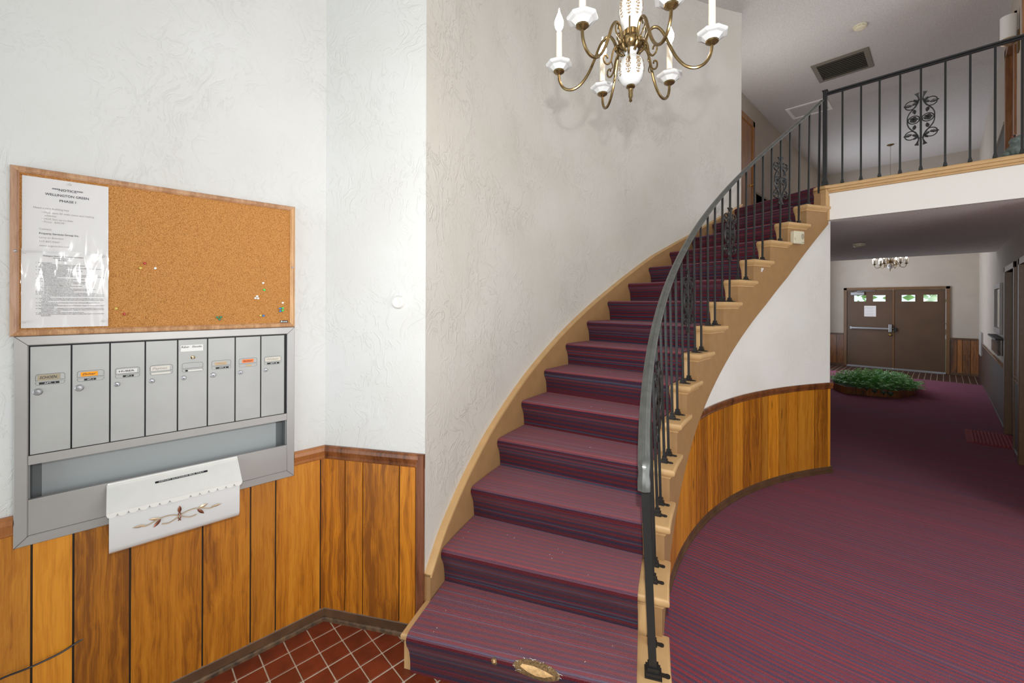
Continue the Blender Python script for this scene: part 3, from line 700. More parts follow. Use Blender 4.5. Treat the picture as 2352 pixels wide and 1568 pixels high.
# worn hole through the carpet on the lowest nosing: frayed rim, underlay and bare wood
M_fray = simple('frayed_backing', (.20, .12, .05), .95, noise=.6, nscale=140, bump=.6, bscale=150)
M_bare = simple('bare_pine', (.72, .45, .20), .7, noise=.25, nscale=60)
def on_nose(x_m, v):   # x along the nosing in metres from the inner end, v = metres back from the front over the nosing
    r_ = R_CR + x_m
    pts = [(.002, RISE - .064), (-.009, RISE - .046), (-.0155, RISE - .030), (-.0175, RISE - .017), (-.014, RISE - .003), (-.005, RISE + .005), (.012, RISE + .0092), (.06, RISE + .0092), (.12, RISE + .0092)]
    seg = [-.002, .019, .036, .049, .063, .075, .093, .141, .20]
    o_ = interp(v, [(s, p[0]) for s, p in zip(seg, pts)]); z_ = interp(v, [(s, p[1]) for s, p in zip(seg, pts)])
    return P(r_, ka(1) + dA(o_, r_), z_)
def blob(outline, name, mat, lift):
    m = MB(); cx_ = sum(p[0] for p in outline) / len(outline); cv = sum(p[1] for p in outline) / len(outline)
    rings = [0, .35, .7, 1.0]; n = len(outline); vs = []
    for t in rings[1:]:
        for (x_, v_) in outline:
            p = on_nose(cx_ + (x_ - cx_) * t, cv + (v_ - cv) * t); d = (p - P(4.2, ka(1) + 1.2, RISE - .04)); d.z = abs(d.z)
            vs.append(p + Vector((0, 0, lift)) + (P(3, ka(1) - 5) - P(3, ka(1))).normalized() * lift)
    vs.append(on_nose(cx_, cv) + Vector((0, 0, lift)) + (P(3, ka(1) - 5) - P(3, ka(1))).normalized() * lift)
    C_ = len(vs) - 1; fs = [(C_, (i + 1) % n, i) for i in range(n)]
    for l in range(2):
        for i in range(n): fs.append((l * n + i, l * n + (i + 1) % n, (l + 1) * n + (i + 1) % n, (l + 1) * n + i))
    m.add(vs, fs); return m.build(name, mat, cr_)
def hx(px): return px
hole = [(.300, .060), (.335, .078), (.375, .088), (.415, .090), (.450, .085), (.478, .074), (.490, .055), (.470, .040), (.440, .030), (.405, .018), (.378, .012), (.352, .020), (.325, .034), (.304, .048)]
blob([(x + (.004 if x > .4 else -.004), v + (.004 if v > .05 else -.004)) for x, v in hole], 'worn_hole', M_fray, .0010)
blob([(.322, .054), (.36, .064), (.41, .071), (.455, .070), (.462, .061), (.43, .047), (.395, .036), (.36, .038)], 'bare_wood', M_bare, .0022)
blob([(.560, .050), (.566, .066), (.578, .070), (.588, .058), (.582, .042), (.568, .040)], 'worn_hole', M_fray, .0012)
blob([(.567, .052), (.571, .062), (.578, .060), (.577, .048)], 'bare_wood', M_bare, .0022)
m_ = MB()
for i, (x, v) in enumerate(hole):
    for q in range(2):
        a = on_nose(x + rr_.uniform(-.006, .006), v + rr_.uniform(-.003, .003)); b = on_nose(x + rr_.uniform(-.014, .014), v + rr_.uniform(-.006, .006))
        up_ = Vector((0, 0, .0035)); m_.tube([a + up_, (a + b) / 2 + up_ * 1.6, b + up_], .0007, 5)
m_.build('loose_thread', M_paper, cr_)['kind'] = 'stuff'

rc_ = random.Random(21); m_ = MB()
for i in range(24):     # crumbs and lint
    k = rc_.choice([1, 1, 2, 2, 3, 4, 5, 6, 7]); a = ka(k) + dA(rc_.uniform(.03, .22), 4.1); p = P(rc_.uniform(3.72, 4.6), a, k * RISE + .0102); t_ = rc_.uniform(0, 3.1); l_ = rc_.uniform(.0010, .0030)
    m_.obox(p, (cos(t_), sin(t_), 0), (-sin(t_), cos(t_), 0), (0, 0, 1), l_, .0008, .0007)
m_.build('loose_crumb', M_candle, cr_)['kind'] = 'stuff'
# ------------------------------------------------------------------ iron railings
def leaf(mb, c, d, n, L_, W_, mat=None):
    """serrated leaf; c base point, d direction, n normal"""
    c, d, n = Vector(c), Vector(d).normalized(), Vector(n).normalized(); sd = d.cross(n)
    prof_ = [(0, .15), (.18, .75), (.27, .6), (.42, 1.0), (.52, .75), (.66, .8), (.76, .45), (.88, .4), (1, 0)]
    vs = [c + d * L_ * t + n * .002 * 0 for t, _ in prof_]
    L1 = [c + d * L_ * t + sd * W_ * w_ * .5 + n * .004 for t, w_ in prof_]; R1 = [c + d * L_ * t - sd * W_ * w_ * .5 + n * .004 for t, w_ in prof_]
    k = len(prof_); vs = vs + L1 + R1 + [v - n * .003 for v in vs]; fs = []
    for i in range(k - 1):
        fs += [(i, i + 1, k + i + 1, k + i), (2 * k + i, 2 * k + i + 1, i + 1, i), (3 * k + i + 1, 3 * k + i, k + i, k + i + 1), (3 * k + i, 3 * k + i + 1, 2 * k + i + 1, 2 * k + i)]
    return mb.add(vs, fs, mat)
def spline(pts, n=6):
    pts = [Vector(p) for p in pts]; out = []
    for i in range(len(pts) - 1):
        p0 = pts[max(i - 1, 0)]; p1 = pts[i]; p2 = pts[i + 1]; p3 = pts[min(i + 2, len(pts) - 1)]
        for j in range(n):
            t = j / n; out.append(.5 * ((2 * p1) + (p2 - p0) * t + (2 * p0 - 5 * p1 + 4 * p2 - p3) * t * t + (3 * p1 - p0 - 3 * p2 + p3) * t ** 3))
    out.append(pts[-1]); return out
def ornament(c, U, parent, k=1.0, tk=.0042):
    """vine scroll panel: c centre, U horizontal direction of its plane"""
    c, U = Vector(c), Vector(U).normalized(); Z = Vector((0, 0, 1)); N = U.cross(Z).normalized()
    q = lambda u, z: c + U * u * k * .72 + Z * z * k
    m = MB()
    for sx in (-1, 1):
        for sz in (-1, 1):
            pts = [q(sx * (.088 + .052 * cos(R(a)) * 1 + .012 * sz * sin(R(a)) * 0), sz * .132 + .037 * sin(R(a))) for a in range(0, 360, 20)]
            m.tube(pts, tk * k, 6, upv=N, closed=True)
            m.tube(spline([q(sx * .022, sz * .190), q(sx * .020, sz * .168), q(sx * .030, sz * .135), q(sx * .062, sz * .100), q(sx * .098, sz * .066), q(sx * .116, sz * .03), q(sx * .118, 0)], 4), tk * 1.15 * k, 6, upv=N)
            # flared tip
            a_, b_ = q(sx * .020, sz * .180), q(sx * .036, sz * .226)
            m.sweep([a_, a_ * .4 + b_ * .6, b_], [(-.006 * k, -.003 * k), (.006 * k, -.003 * k), (.006 * k, .003 * k), (-.006 * k, .003 * k)], upv=N, scale=[.5, 1.2, 2.4])
        pts = [q(sx * (.060 + .050 * cos(R(a))), .034 * sin(R(a))) for a in range(0, 360, 20)]
        m.tube(pts, tk * k, 6, upv=N, closed=True)
        m.tube([q(0, sx * .165), q(sx * .02, sx * .165)], tk * k, 6, upv=N)
    m.tube([q(-.03, 0), q(.03, 0)], tk * k, 6, upv=N); m.tube([q(-.03, .165), q(.03, .165)], tk * .9 * k, 6, upv=N); m.tube([q(-.03, -.165), q(.03, -.165)], tk * .9 * k, 6, upv=N)
    o = m.build('scroll_ornament', M_iron, parent, smooth=True)
    for sx in (-1, 1):
        m = MB()   # rose
        cc = q(sx * .062, 0)
        for j in range(3):
            rr = (.026, .018, .010)[j] * k
            for i in range(5):
                a = R(72 * i + 36 * j); p = cc + U * cos(a) * rr * .55 + Z * sin(a) * rr * .55 + N * (.002 + .003 * j)
                ring = [p + U * cos(R(t)) * rr * .55 + Z * sin(R(t)) * rr * .5 + N * (.003 * cos(R(t) - a)) for t in range(0, 360, 45)]
                m.add([p + N * .004] + ring, [(0, 1 + t, 1 + (t + 1) % 8) for t in range(8)] + [list(range(1, 9))[::-1]])
        m.build('rose', M_iron, o)
        for sz in (-1, 1):
            for (u, z, du, dz, L_, W_) in [(.075, .126, 1, .12, .058, .030), (.075, .130, -.85, .35, .045, .028), (.060, .088, -.15, -1, .042, .030), (.028, .150, .5, .5, .036, .022)]:
                m = MB(); leaf(m, q(sx * u, sz * z), U * sx * du + Z * sz * dz, N, L_ * k, W_ * k); m.build('leaf', M_iron, o)
    return o
def shoe(mb, b, out, tk=.0125):
    """stepped foot with a screw lug on the outer side"""
    out = Vector(out).normalized(); s = Vector((-out.y, out.x, 0)); Z = Vector((0, 0, 1)); b = Vector(b)
    mb.obox(b + Z * .003, out, s, Z, tk * 1.55, tk * 1.45, .003)
    mb.obox(b + Z * .012, out, s, Z, tk * 1.35, tk * 1.3, .007)
    mb.obox(b + Z * .026, out, s, Z, tk * 1.0, tk * 1.0, .010)
    lug = b + out * tk * 2.0
    n = 10; ring = [lug + out * .012 + out * .011 * cos(2 * pi * i / n) + s * .010 * sin(2 * pi * i / n) for i in range(n)]
    vs = [p + Z * .0002 for p in ring] + [p + Z * .006 for p in ring]
    mb.add(vs, [list(range(n))[::-1], list(range(n, 2 * n))] + [(i, (i + 1) % n, n + (i + 1) % n, n + i) for i in range(n)])
    mb.obox(b + out * tk * 1.9 + Z * .0035, out, s, Z, tk * .9, .007, .0035)
    mb.lathe(lug + out * .012 + Z * .006, [(.0042, 0), (.0036, .0022)], 8)
rail_r = lambda k: interp(k, [(1.2, 3.640), (3, 3.634), (5, 3.628), (8, 3.615), (11, 3.600), (15, 3.590)])
rail_off = lambda k: interp(k, [(1.2, .800), (3, .800), (7, .805), (13, .805), (14.2, .815), (15.1, .850)])
def railpt(k): return P(rail_r(k), ka(k), nos(ka(k)) + rail_off(k))
RB = 3.602
rl = thing('stair_railing', 'black iron railing with scroll ornaments climbing the curved staircase', 'railing', tuple(P(RB, ka(1.34), RISE)))
CAPSEC = [(-.023, -.004), (-.024, .004), (-.020, .010), (-.012, .013), (-.006, .018), (.006, .018), (.012, .013), (.020, .010), (.024, .004), (.023, -.004), (.012, -.008), (-.012, -.008)]
pts = [railpt(k) for k in [1.30 + (15.02 - 1.30) * i / 90 for i in range(91)]]
s0 = pts[0]; dn = (pts[0] - pts[1]).normalized()
start = [s0 + Vector((dn.x * .045, dn.y * .045, -.105)), s0 + Vector((dn.x * .040, dn.y * .040, -.070)), s0 + Vector((dn.x * .026, dn.y * .026, -.046)), s0 + Vector((dn.x * .022, dn.y * .022, -.028)), s0 + Vector((dn.x * .012, dn.y * .012, -.012))]
m_ = MB(); m_.sweep(start + pts, CAPSEC, scale=[1.0, 1.04, .9, .95, 1.0] + [1] * len(pts)); m_.build('handrail', M_irongrey, rl, smooth=True)
def post(parent, b, t, hw, name, mat=M_iron, outv=None, foot=True, scale_shoe=1.0, capz=None):
    b, t = Vector(b), Vector(t); m = MB(); d = (t - b)
    o_ = Vector(outv).normalized(); s = Vector((-o_.y, o_.x, 0)); vs = []
    for p in (b, t):
        for i, j in ((-1, -1), (1, -1), (1, 1), (-1, 1)): vs.append(p + o_ * hw * i + s * hw * j)
    m.add(vs, [(3, 2, 1, 0), (4, 5, 6, 7), (0, 1, 5, 4), (1, 2, 6, 5), (2, 3, 7, 6), (3, 0, 4, 7)])
    if capz: m.obox(t + Vector((0, 0, .004)), o_, s, (0, 0, 1), hw * 1.35, hw * 1.35, .005)
    o = m.build(name, mat, parent, bevel=.0012)
    if foot:
        m = MB(); shoe(m, b, o_, .0125 * scale_shoe); m.build('post_shoe', M_iron, o)
    return o
def outw(a): return P(1, a) - P(2, a)   # towards the stair centre
a_ = ka(1.34)
m_top = railpt(1.34) + Vector((0, 0, -.012))
post(rl, P(RB, a_, RISE), m_top, .0155, 'newel_post', outv=outw(a_), scale_shoe=1.7)
for k in range(1, 15):
    for j, f in enumerate((.43, .93)):
        if k == 1 and j == 0: continue
        kk = k + f; a = ka(kk); b = P(RB + (.006 if 5 <= k <= 9 else 0), a, k * RISE); t = railpt(kk) + Vector((0, 0, -.006))
        post(rl, b, t, .0068, 'baluster', outv=outw(a))
        if j and k in (3, 6, 9, 12):
            zc = nos(a) + {3: .395, 6: .395, 9: .40, 12: .405}[k]; fr = (zc - b.z) / (t.z - b.z)
            ornament(b.lerp(t, fr), P(3, a + 1) - P(3, a), rl, k=.98, tk=.0068)
nb = V(-.812, 5.045, SLAB + .018)
nw = post(rl, nb, nb + Vector((0, 0, .925)), .0165, 'newel_post', outv=(0, -1, 0), scale_shoe=0, foot=False, capz=True)
m_ = MB(); m_.box(nb.x - .026, nb.x + .026, nb.y - .026, nb.y + .026, nb.z, nb.z + .030).box(nb.x - .022, nb.x + .022, nb.y - .022, nb.y + .022, nb.z + .030, nb.z + .048); m_.build('post_shoe', M_iron, nw, bevel=.002)
br = thing('balcony_railing', 'straight black iron railing with vine scroll along the upstairs balcony', 'railing', (-.2, 5.05, SLAB + .018))
m_ = MB(); m_.sweep([(-.80, 5.05, 3.742), (XF, 5.05, 3.742)], [(-.021, -.002), (-.022, .006), (-.016, .013), (-.006, .018), (.006, .018), (.016, .013), (.022, .006), (.021, -.002), (.008, -.004), (.008, -.018), (-.008, -.018), (-.008, -.004)])
m_.build('handrail', M_iron, br, smooth=True)
for x in (-.678, -.541, -.411, -.274, -.143, .003, .143, .276, .412, .548, .684, .82, .956, 1.092, 1.228, 1.364, 1.5, 1.636, 1.772, 1.908, 2.044, 2.18, 2.316, 2.452, 2.588, 2.724):
    b = V(x, 5.05, SLAB + .018)
    o = post(br, b, (x, 5.05, 3.73), .0072, 'baluster', outv=(0, -1, 0), foot=False)
    m_ = MB(); m_.box(x - .013, x + .013, 5.037, 5.063, b.z, b.z + .016).box(x - .010, x + .010, 5.04, 5.06, b.z + .016, b.z + .032); m_.build('post_shoe', M_iron, o)
ornament((-.143, 5.05, 3.290), (1, 0, 0), br, k=1.0)

# ------------------------------------------------------------------ notice board
X0 = XL + .002
nbd = thing('notice_board', 'cork notice board in light wood frame above the mailboxes', 'notice board', (X0, .2, 1.557))
bz0, bz1, by0, by1, fwid = 1.557, 2.160, -.266, .657, .0215
MB().box(X0, X0 + .010, by0 + .01, by1 - .01, bz0 + .01, bz1 - .01).build('cork_panel', M_cork, nbd)
FS = [(0, 0), (.0, .018), (.004, .022), (.010, .0235), (.016, .021), (.0195, .0165), (.0215, .015), (.0215, .010), (.0215, 0)]
def framebar(mb, y0, z0, y1, z1, iy, iz):
    """bar from corner to corner with mitred ends; iy,iz inward signs handled by corner offsets"""
def mitreframe(parent, y0, y1, z0, z1, sec, x, mat, name='frame_side'):
    corners = [(y0, z0, 1, 1), (y1, z0, -1, 1), (y1, z1, -1, -1), (y0, z1, 1, -1)]
    for i in range(4):
        a, b = corners[i], corners[(i + 1) % 4]; vs = []; n = len(sec)
        for c in (a, b):
            for d, h_ in sec: vs.append((x + h_, c[0] + c[2] * d, c[1] + c[3] * d))
        MB().add(vs, [(q, (q + 1) % n, n + (q + 1) % n, n + q) for q in range(n)] + [list(range(n))[::-1], [n + q for q in range(n)]]).build(name, mat, parent)
mitreframe(nbd, by0, by1, bz0, bz1, FS, X0, M_oak)
for y, z in ((-.253, 1.858), (.645, 1.855)): MB().lathe((X0 + .022, y, z), [(.0045, 0), (.0042, .002), (.002, .003)], 12, axis=(1, 0, 0)).build('screw', M_steel, nbd)
m_ = MB(); m_.box(X0 + .010, X0 + .0115, .592, .6275, 1.579, 1.590, M_dark); m_.text('Boone', .0105, (X0 + .0117, .594, 1.5815), (0, 1, 0), (0, 0, 1), M_inkwhite, width=.030, bold=.02, shear=.3)
m_.build('maker_sticker', None, nbd)
XP = X0 + .0112
XD, ZD = (0, 1, 0), (0, 0, 1)
def sheet(name, label, y0, y1, z0, z1, x, lines, wav=.0012):
    m = MB(); n = 8; vs = []; fs = []
    for i in range(n + 1):
        for j in range(n + 1):
            vs.append((x + wav * (sin(i * 1.3) + cos(j * 1.1)) * .3 + wav * .6, y0 + (y1 - y0) * i / n, z0 + (z1 - z0) * j / n))
    for i in range(n):
        for j in range(n): q = i * (n + 1) + j; fs.append((q, q + n + 1, q + n + 2, q + 1))
    m.add(vs, fs, M_paper)
    for (t, y, z, sz, wd, bold, mat) in lines: m.text(t, sz, (x + wav * 2, y, z), XD, ZD, mat, width=wd, bold=bold)
    return m
L1 = [('***NOTICE***', -.167, 2.089, .0125, .079, .012, M_ink), ('WELLINGTON GREEN', -.184, 2.069, .0125, .112, .008, M_ink), ('PHASE I', -.148, 2.049, .0125, .042, .008, M_ink),
      ('Need a new building key', -.212, 2.017, .0095, .088, 0, M_inkpale), ('\u2022 Must have ID with name and mailing', -.192, 2.002, .0090, .134, 0, M_inkpale), ('address', -.185, 1.991, .0090, .029, 0, M_inkpale),
      ('\u2022 HOA fees up-to-date', -.192, 1.979, .0090, .078, 0, M_inkpale), ('\u2022 Price:  $25.00', -.192, 1.968, .0090, .056, 0, M_inkpale), ('Contact:', -.198, 1.941, .0090, .031, 0, M_inkpale),
      ('Property Services Group Inc.', -.198, 1.925, .0090, .100, .01, M_ink), ('Larry or Brandon', -.198, 1.910, .0090, .060, 0, M_inkpale), ('317-837-9360', -.198, 1.896, .0090, .050, 0, M_inkpale), ('www.psgcondos.com', -.198, 1.881, .0090, .076, 0, M_inkpale)]
m_ = sheet('n', '', -.239, -.018, 1.852, 2.130, XP, L1)
m_.build('notice_sheet', None, None, 'upper white notice sheet reading NOTICE WELLINGTON GREEN PHASE I on cork board', 'notice', 'notices in clear sleeves')
rules = [(0, '1.   Be a good neighbor', 0), (1, 'a.   Report any unusual activity or problem to Property Management', 0), (1, 'b.   Call the police if you observe criminal activity.', 0),
 (0, '2.   Any and all outside maintenance issues must be reported to Property Management or to the board', 0), (2, 'member or the Maintenance personnel.', 0), (0, '3.   No living unit may be rented during the first year of ownership.', 0), (1, 'a.   Owner must get permission of the board to rent.', 0), (1, 'b.   All leases are restricted to a 1 year minimum.', 0),
 (0, '4.   It is highly recommended and encouraged that each owner obtain insurance (HO6) to cover the', 0), (2, 'replacement cost of the living unit from the walls in. Additional coverage for personal property is at', 0), (2, "homeowner's discretion.", 0), (0, '5.   Smoking is not permitted in the interior common areas of buildings.', 0), (1, 'a.   Do not throw cigarette butts on the ground.', 0),
 (0, '6.   All animals must be controlled and on leash at all times when outdoors.', 0), (1, 'a.   Animals limited to 2 cats or small dogs or 1 medium/large dog', 0), (1, 'b.   Do not allow cats or dogs to leave feces.', 0), (1, 'c.   CLEAN UP AFTER YOUR ANIMALS. This includes your dog YARD.', 0), (0, '7.   Keep patios and balcony debris and weed free.', 0), (1, 'a.   Patios are not to be used for storage other than planters or outdoor furniture.', 0), (1, 'b.   No grilling may take place on patios or balconies of the 12 rental units.', 0),
 (0, '8.   Garages are for the specific use of each homeowner.', 0), (0, '9.   When utilizing the additional parking spaces, keep in mind that they are shared by all.', 0), (0, '10.  There is a 15 minute restriction on such parking for loading or unloading. Only exception is if you', 0), (2, 'are moving in or moving out. Please do not block access for others. Or your vehicle will be towed away at', 0), (2, 'your expense.', 0), (0, '11.  Trash pick up day is on Tuesdays. Do not place your trash out until Monday night at the earliest.', 0), (1, 'a.   Heavy trash day is the 3rd Tuesday of the month. Limit of 2 large items in addition to your regular', 0), (2, 'trash can.', 0),
 (0, '12.  The HOA board meets on the 2nd Wednesday of each month. Call Property Management if you are', 0), (2, 'interested in attending.', 0), (0, '13.  The Annual Membership Meeting takes place on the 2nd Wednesday in August. All are encouraged to attend', 0), (2, 'or send in a proxy.', 0), (0, '14.  Replacement of windows or sliding glass doors or garage doors are the responsibility of each homeowner.', 0), (2, 'Before replacing your windows or sliding glass door or garage door, please contact your HOA board for the', 0), (2, 'specifications of your unit.', 0), (0, '15.  Approval of any exterior changes must to be approved by the board.', 0), (0, '16.  If you see any lights out around the building or your neighbors building, please report it to one of the HOA', 0), (2, 'Board members.', 0)]
L2 = [('Wellington Green Condominium Association', -.189, 1.8445, .0062, .103, .012, M_ink), ('Homeowners Association', -.163, 1.8375, .0055, .047, .012, M_ink), ('Basic Rules', -.150, 1.8305, .0055, .022, .012, M_ink)]
for i, (lv, t, _) in enumerate(rules):
    z = 1.8195 - i * .00520; y = -.205 + (.013 if lv == 2 else .010 * lv); wd = min(len(t) * .00170, -.030 - y)
    L2.append((t, y, z, .0046, wd, .01, M_ink))
m_ = sheet('n', '', -.240, -.018, 1.585, 1.868, XP + .0022, L2)
m_.build('notice_sheet', None, None, 'lower white notice sheet of small numbered Basic Rules on cork board', 'notice', 'notices in clear sleeves')
for (z0_, z1_, x_, lb) in ((1.856, 2.133, .0032, 'glossy clear sleeve creased over the NOTICE sheet'), (1.583, 1.864, .0056, 'glossy clear sleeve over the Basic Rules sheet')):
    m = MB(); n = 16; vs = []; fs = []; rr = random.Random(int(z0_ * 100))
    for i in range(n + 1):
        for j in range(n + 1):
            edge = (i in (0, n) or j in (0, n))
            vs.append((XP + x_ + (.0014 * sin(i * .5 + j * .28) ** 3 + .0002 * rr.random()), -.241 + .2245 * i / n + (rr.uniform(-.0006, .0006) if edge else 0), z0_ + (z1_ - z0_) * j / n))
    for i in range(n):
        for j in range(n): q = i * (n + 1) + j; fs.append((q, q + n + 1, q + n + 2, q + 1))
    m.add(vs, fs); m.build('sheet_protector', M_clearwrap, None, lb, 'plastic sleeve', 'notices in clear sleeves', smooth=True)
PC = {'red': (.45, .01, .012), 'yellow': (.62, .47, .07), 'white': (.8, .79, .77), 'green': (.005, .20, .09), 'lime': (.03, .62, .10), 'blue': (.01, .16, .52), 'clear': (.6, .57, .55)}
PM = {k: simple('pin_' + k, v, .3, coat=.5) for k, v in PC.items()}
pins = [('red', .089, 1.837, 'red push pin at mid height, highest of the loose three left of centre'), ('yellow', .076, 1.817, 'yellow push pin just below left of the mid height red pin'), ('white', .122, 1.819, 'white push pin right of the mid height red and yellow pins'),
 ('yellow', .005, 1.653, 'yellow push pin beside lower right corner of the Basic Rules sheet'), ('red', .028, 1.631, 'red push pin low on cork, near the lower yellow pin'), ('green', .335, 1.611, 'dark green push pin, left one of a touching three near bottom frame'), ('green', .348, 1.6115, 'dark green push pin, right one of a touching three near bottom frame'), ('green', .343, 1.602, 'dark green push pin, lowest of a touching three near bottom frame'),
 ('white', .516, 1.772, 'single white push pin above the bright green one'), ('lime', .521, 1.739, 'single bright green push pin below the lone white one'), ('white', .491, 1.708, 'white push pin, top one of a touching white three'), ('white', .484, 1.699, 'white push pin, left one of a touching white three'), ('white', .495, 1.698, 'white push pin, right one of a touching white three'),
 ('white', .602, 1.677, 'white push pin above the blue and green block of four'), ('blue', .591, 1.649, 'upper blue push pin of the block of four at board edge'), ('lime', .602, 1.651, 'upper bright green push pin of the block of four at board edge'), ('blue', .591, 1.636, 'lower blue push pin of the block of four at board edge'), ('lime', .602, 1.639, 'lower bright green push pin of the block of four at board edge'),
 ('yellow', .506, 1.616, 'yellow push pin touching a blue one near the bottom frame'), ('blue', .518, 1.615, 'blue push pin touching a yellow one near the bottom frame'), ('clear', -.121, 2.117, 'clear push pin at top centre of the NOTICE sheet'), ('clear', -.231, 1.854, 'clear push pin at upper left corner of the Basic Rules sheet'), ('clear', -.032, 1.855, 'clear push pin at upper right corner of the Basic Rules sheet'), ('clear', -.231, 1.607, 'clear push pin at lower left corner of the Basic Rules sheet'), ('clear', -.031, 1.605, 'clear push pin at lower right corner of the Basic Rules sheet')]
for c, y, z, lb in pins:
    m = MB(); s = .85 if c != 'clear' else .7; x = X0 + .010 + (.007 if c == 'clear' else 0)
    m.lathe((x, y, z), [(.0012, -.003), (.0012, .001), (.0048 * s, .0012), (.0052 * s, .003), (.0034 * s, .005), (.0034 * s, .0075), (.0056 * s, .0095), (.0056 * s, .0112), (.004 * s, .012)], 12, axis=(1, .02, .05))
    m.build('push_pin', PM[c], None, lb, 'push pin', 'push pins on the cork board', smooth=True, loc=(x, y, z))

# ------------------------------------------------------------------ apartment mailboxes
mu = thing('mailbox_unit', 'wall-mounted aluminium mailbox unit with eight numbered doors', 'mailboxes', (X0, .2, .807))
my0, my1, mz0, mz1, mf = -.256, .657, .807, 1.556, .034
XM = X0 + .014
FS2 = [(0, 0), (0, .016), (.002, .018), (.031, .018), (mf, .015), (mf, 0)]
mitreframe(mu, my0, my1, mz0, mz1, FS2, X0, M_alum)
iy0, iy1 = my0 + mf, my1 - mf
for (yy, zz, sy, sz) in ((my0, mz0, 1, 1), (my1, mz0, -1, 1), (my1, mz1, -1, -1), (my0, mz1, 1, -1)):
    MB().obox((X0 + .0176, yy + sy * mf / 2, zz + sz * mf / 2), (1, 0, 0), Vector((0, sy, sz)).normalized(), Vector((0, -sz, sy)).normalized(), .0008, mf * .69, .0007).build('mitre_seam', M_dark, mu)
MB().box(X0, X0 + .004, iy0, iy1, 1.10, mz1 - mf).build('door_recess', M_dark, mu)
ys = [-.2205 + .10415 * i for i in range(9)]
dz0, dz1 = 1.129, 1.517
door_specs = [
 dict(lock='blank', label=(-.201, -.145, 1.3925, 1.4145, (.40, .34, .24), 'SCHOEN.', M_ink, .35), apt=(-.197, -.147, 'APT.  1')),
 dict(lock='blank', label=(-.092, -.046, 1.3950, 1.4120, (.95, .36, .01), 'Driver', M_ink, .3), apt=(-.083, -.051, 'APT. 2')),
 dict(lock='key', label=(.008, .067, 1.3950, 1.4110, (.74, .72, .72), 'HUBER', M_ink, 0), apt=(.025, .057, 'APT. 3')),
 dict(lock='key', label=(.109, .170, 1.3930, 1.4130, (.70, .66, .61), 'Paynes', M_inkpale, .3), apt=None, apt_blank=(.111, .172)),
 dict(lock='key2', label=(.232, .282, 1.3785, 1.3860, (.72, .71, .68), '', M_ink, 0), apt=(.222, .230, '')),
 dict(lock='key', label=(.327, .371, 1.3960, 1.4090, (.60, .42, .24), 'Williams', M_inkpale, 0), apt=(.330, .379, 'APT. 6')),
 dict(lock='key', label=(.432, .478, 1.3960, 1.4120, (.88, .22, .05), 'Burkhart', M_ink, .3), apt=None, apt_tan=(.447, .469)),
 dict(lock='key', label=(.527, .594, 1.3930, 1.4130, (.66, .62, .54), 'Walter', M_inkpale, 0), apt=(.535, .588, 'APT. 8'))]
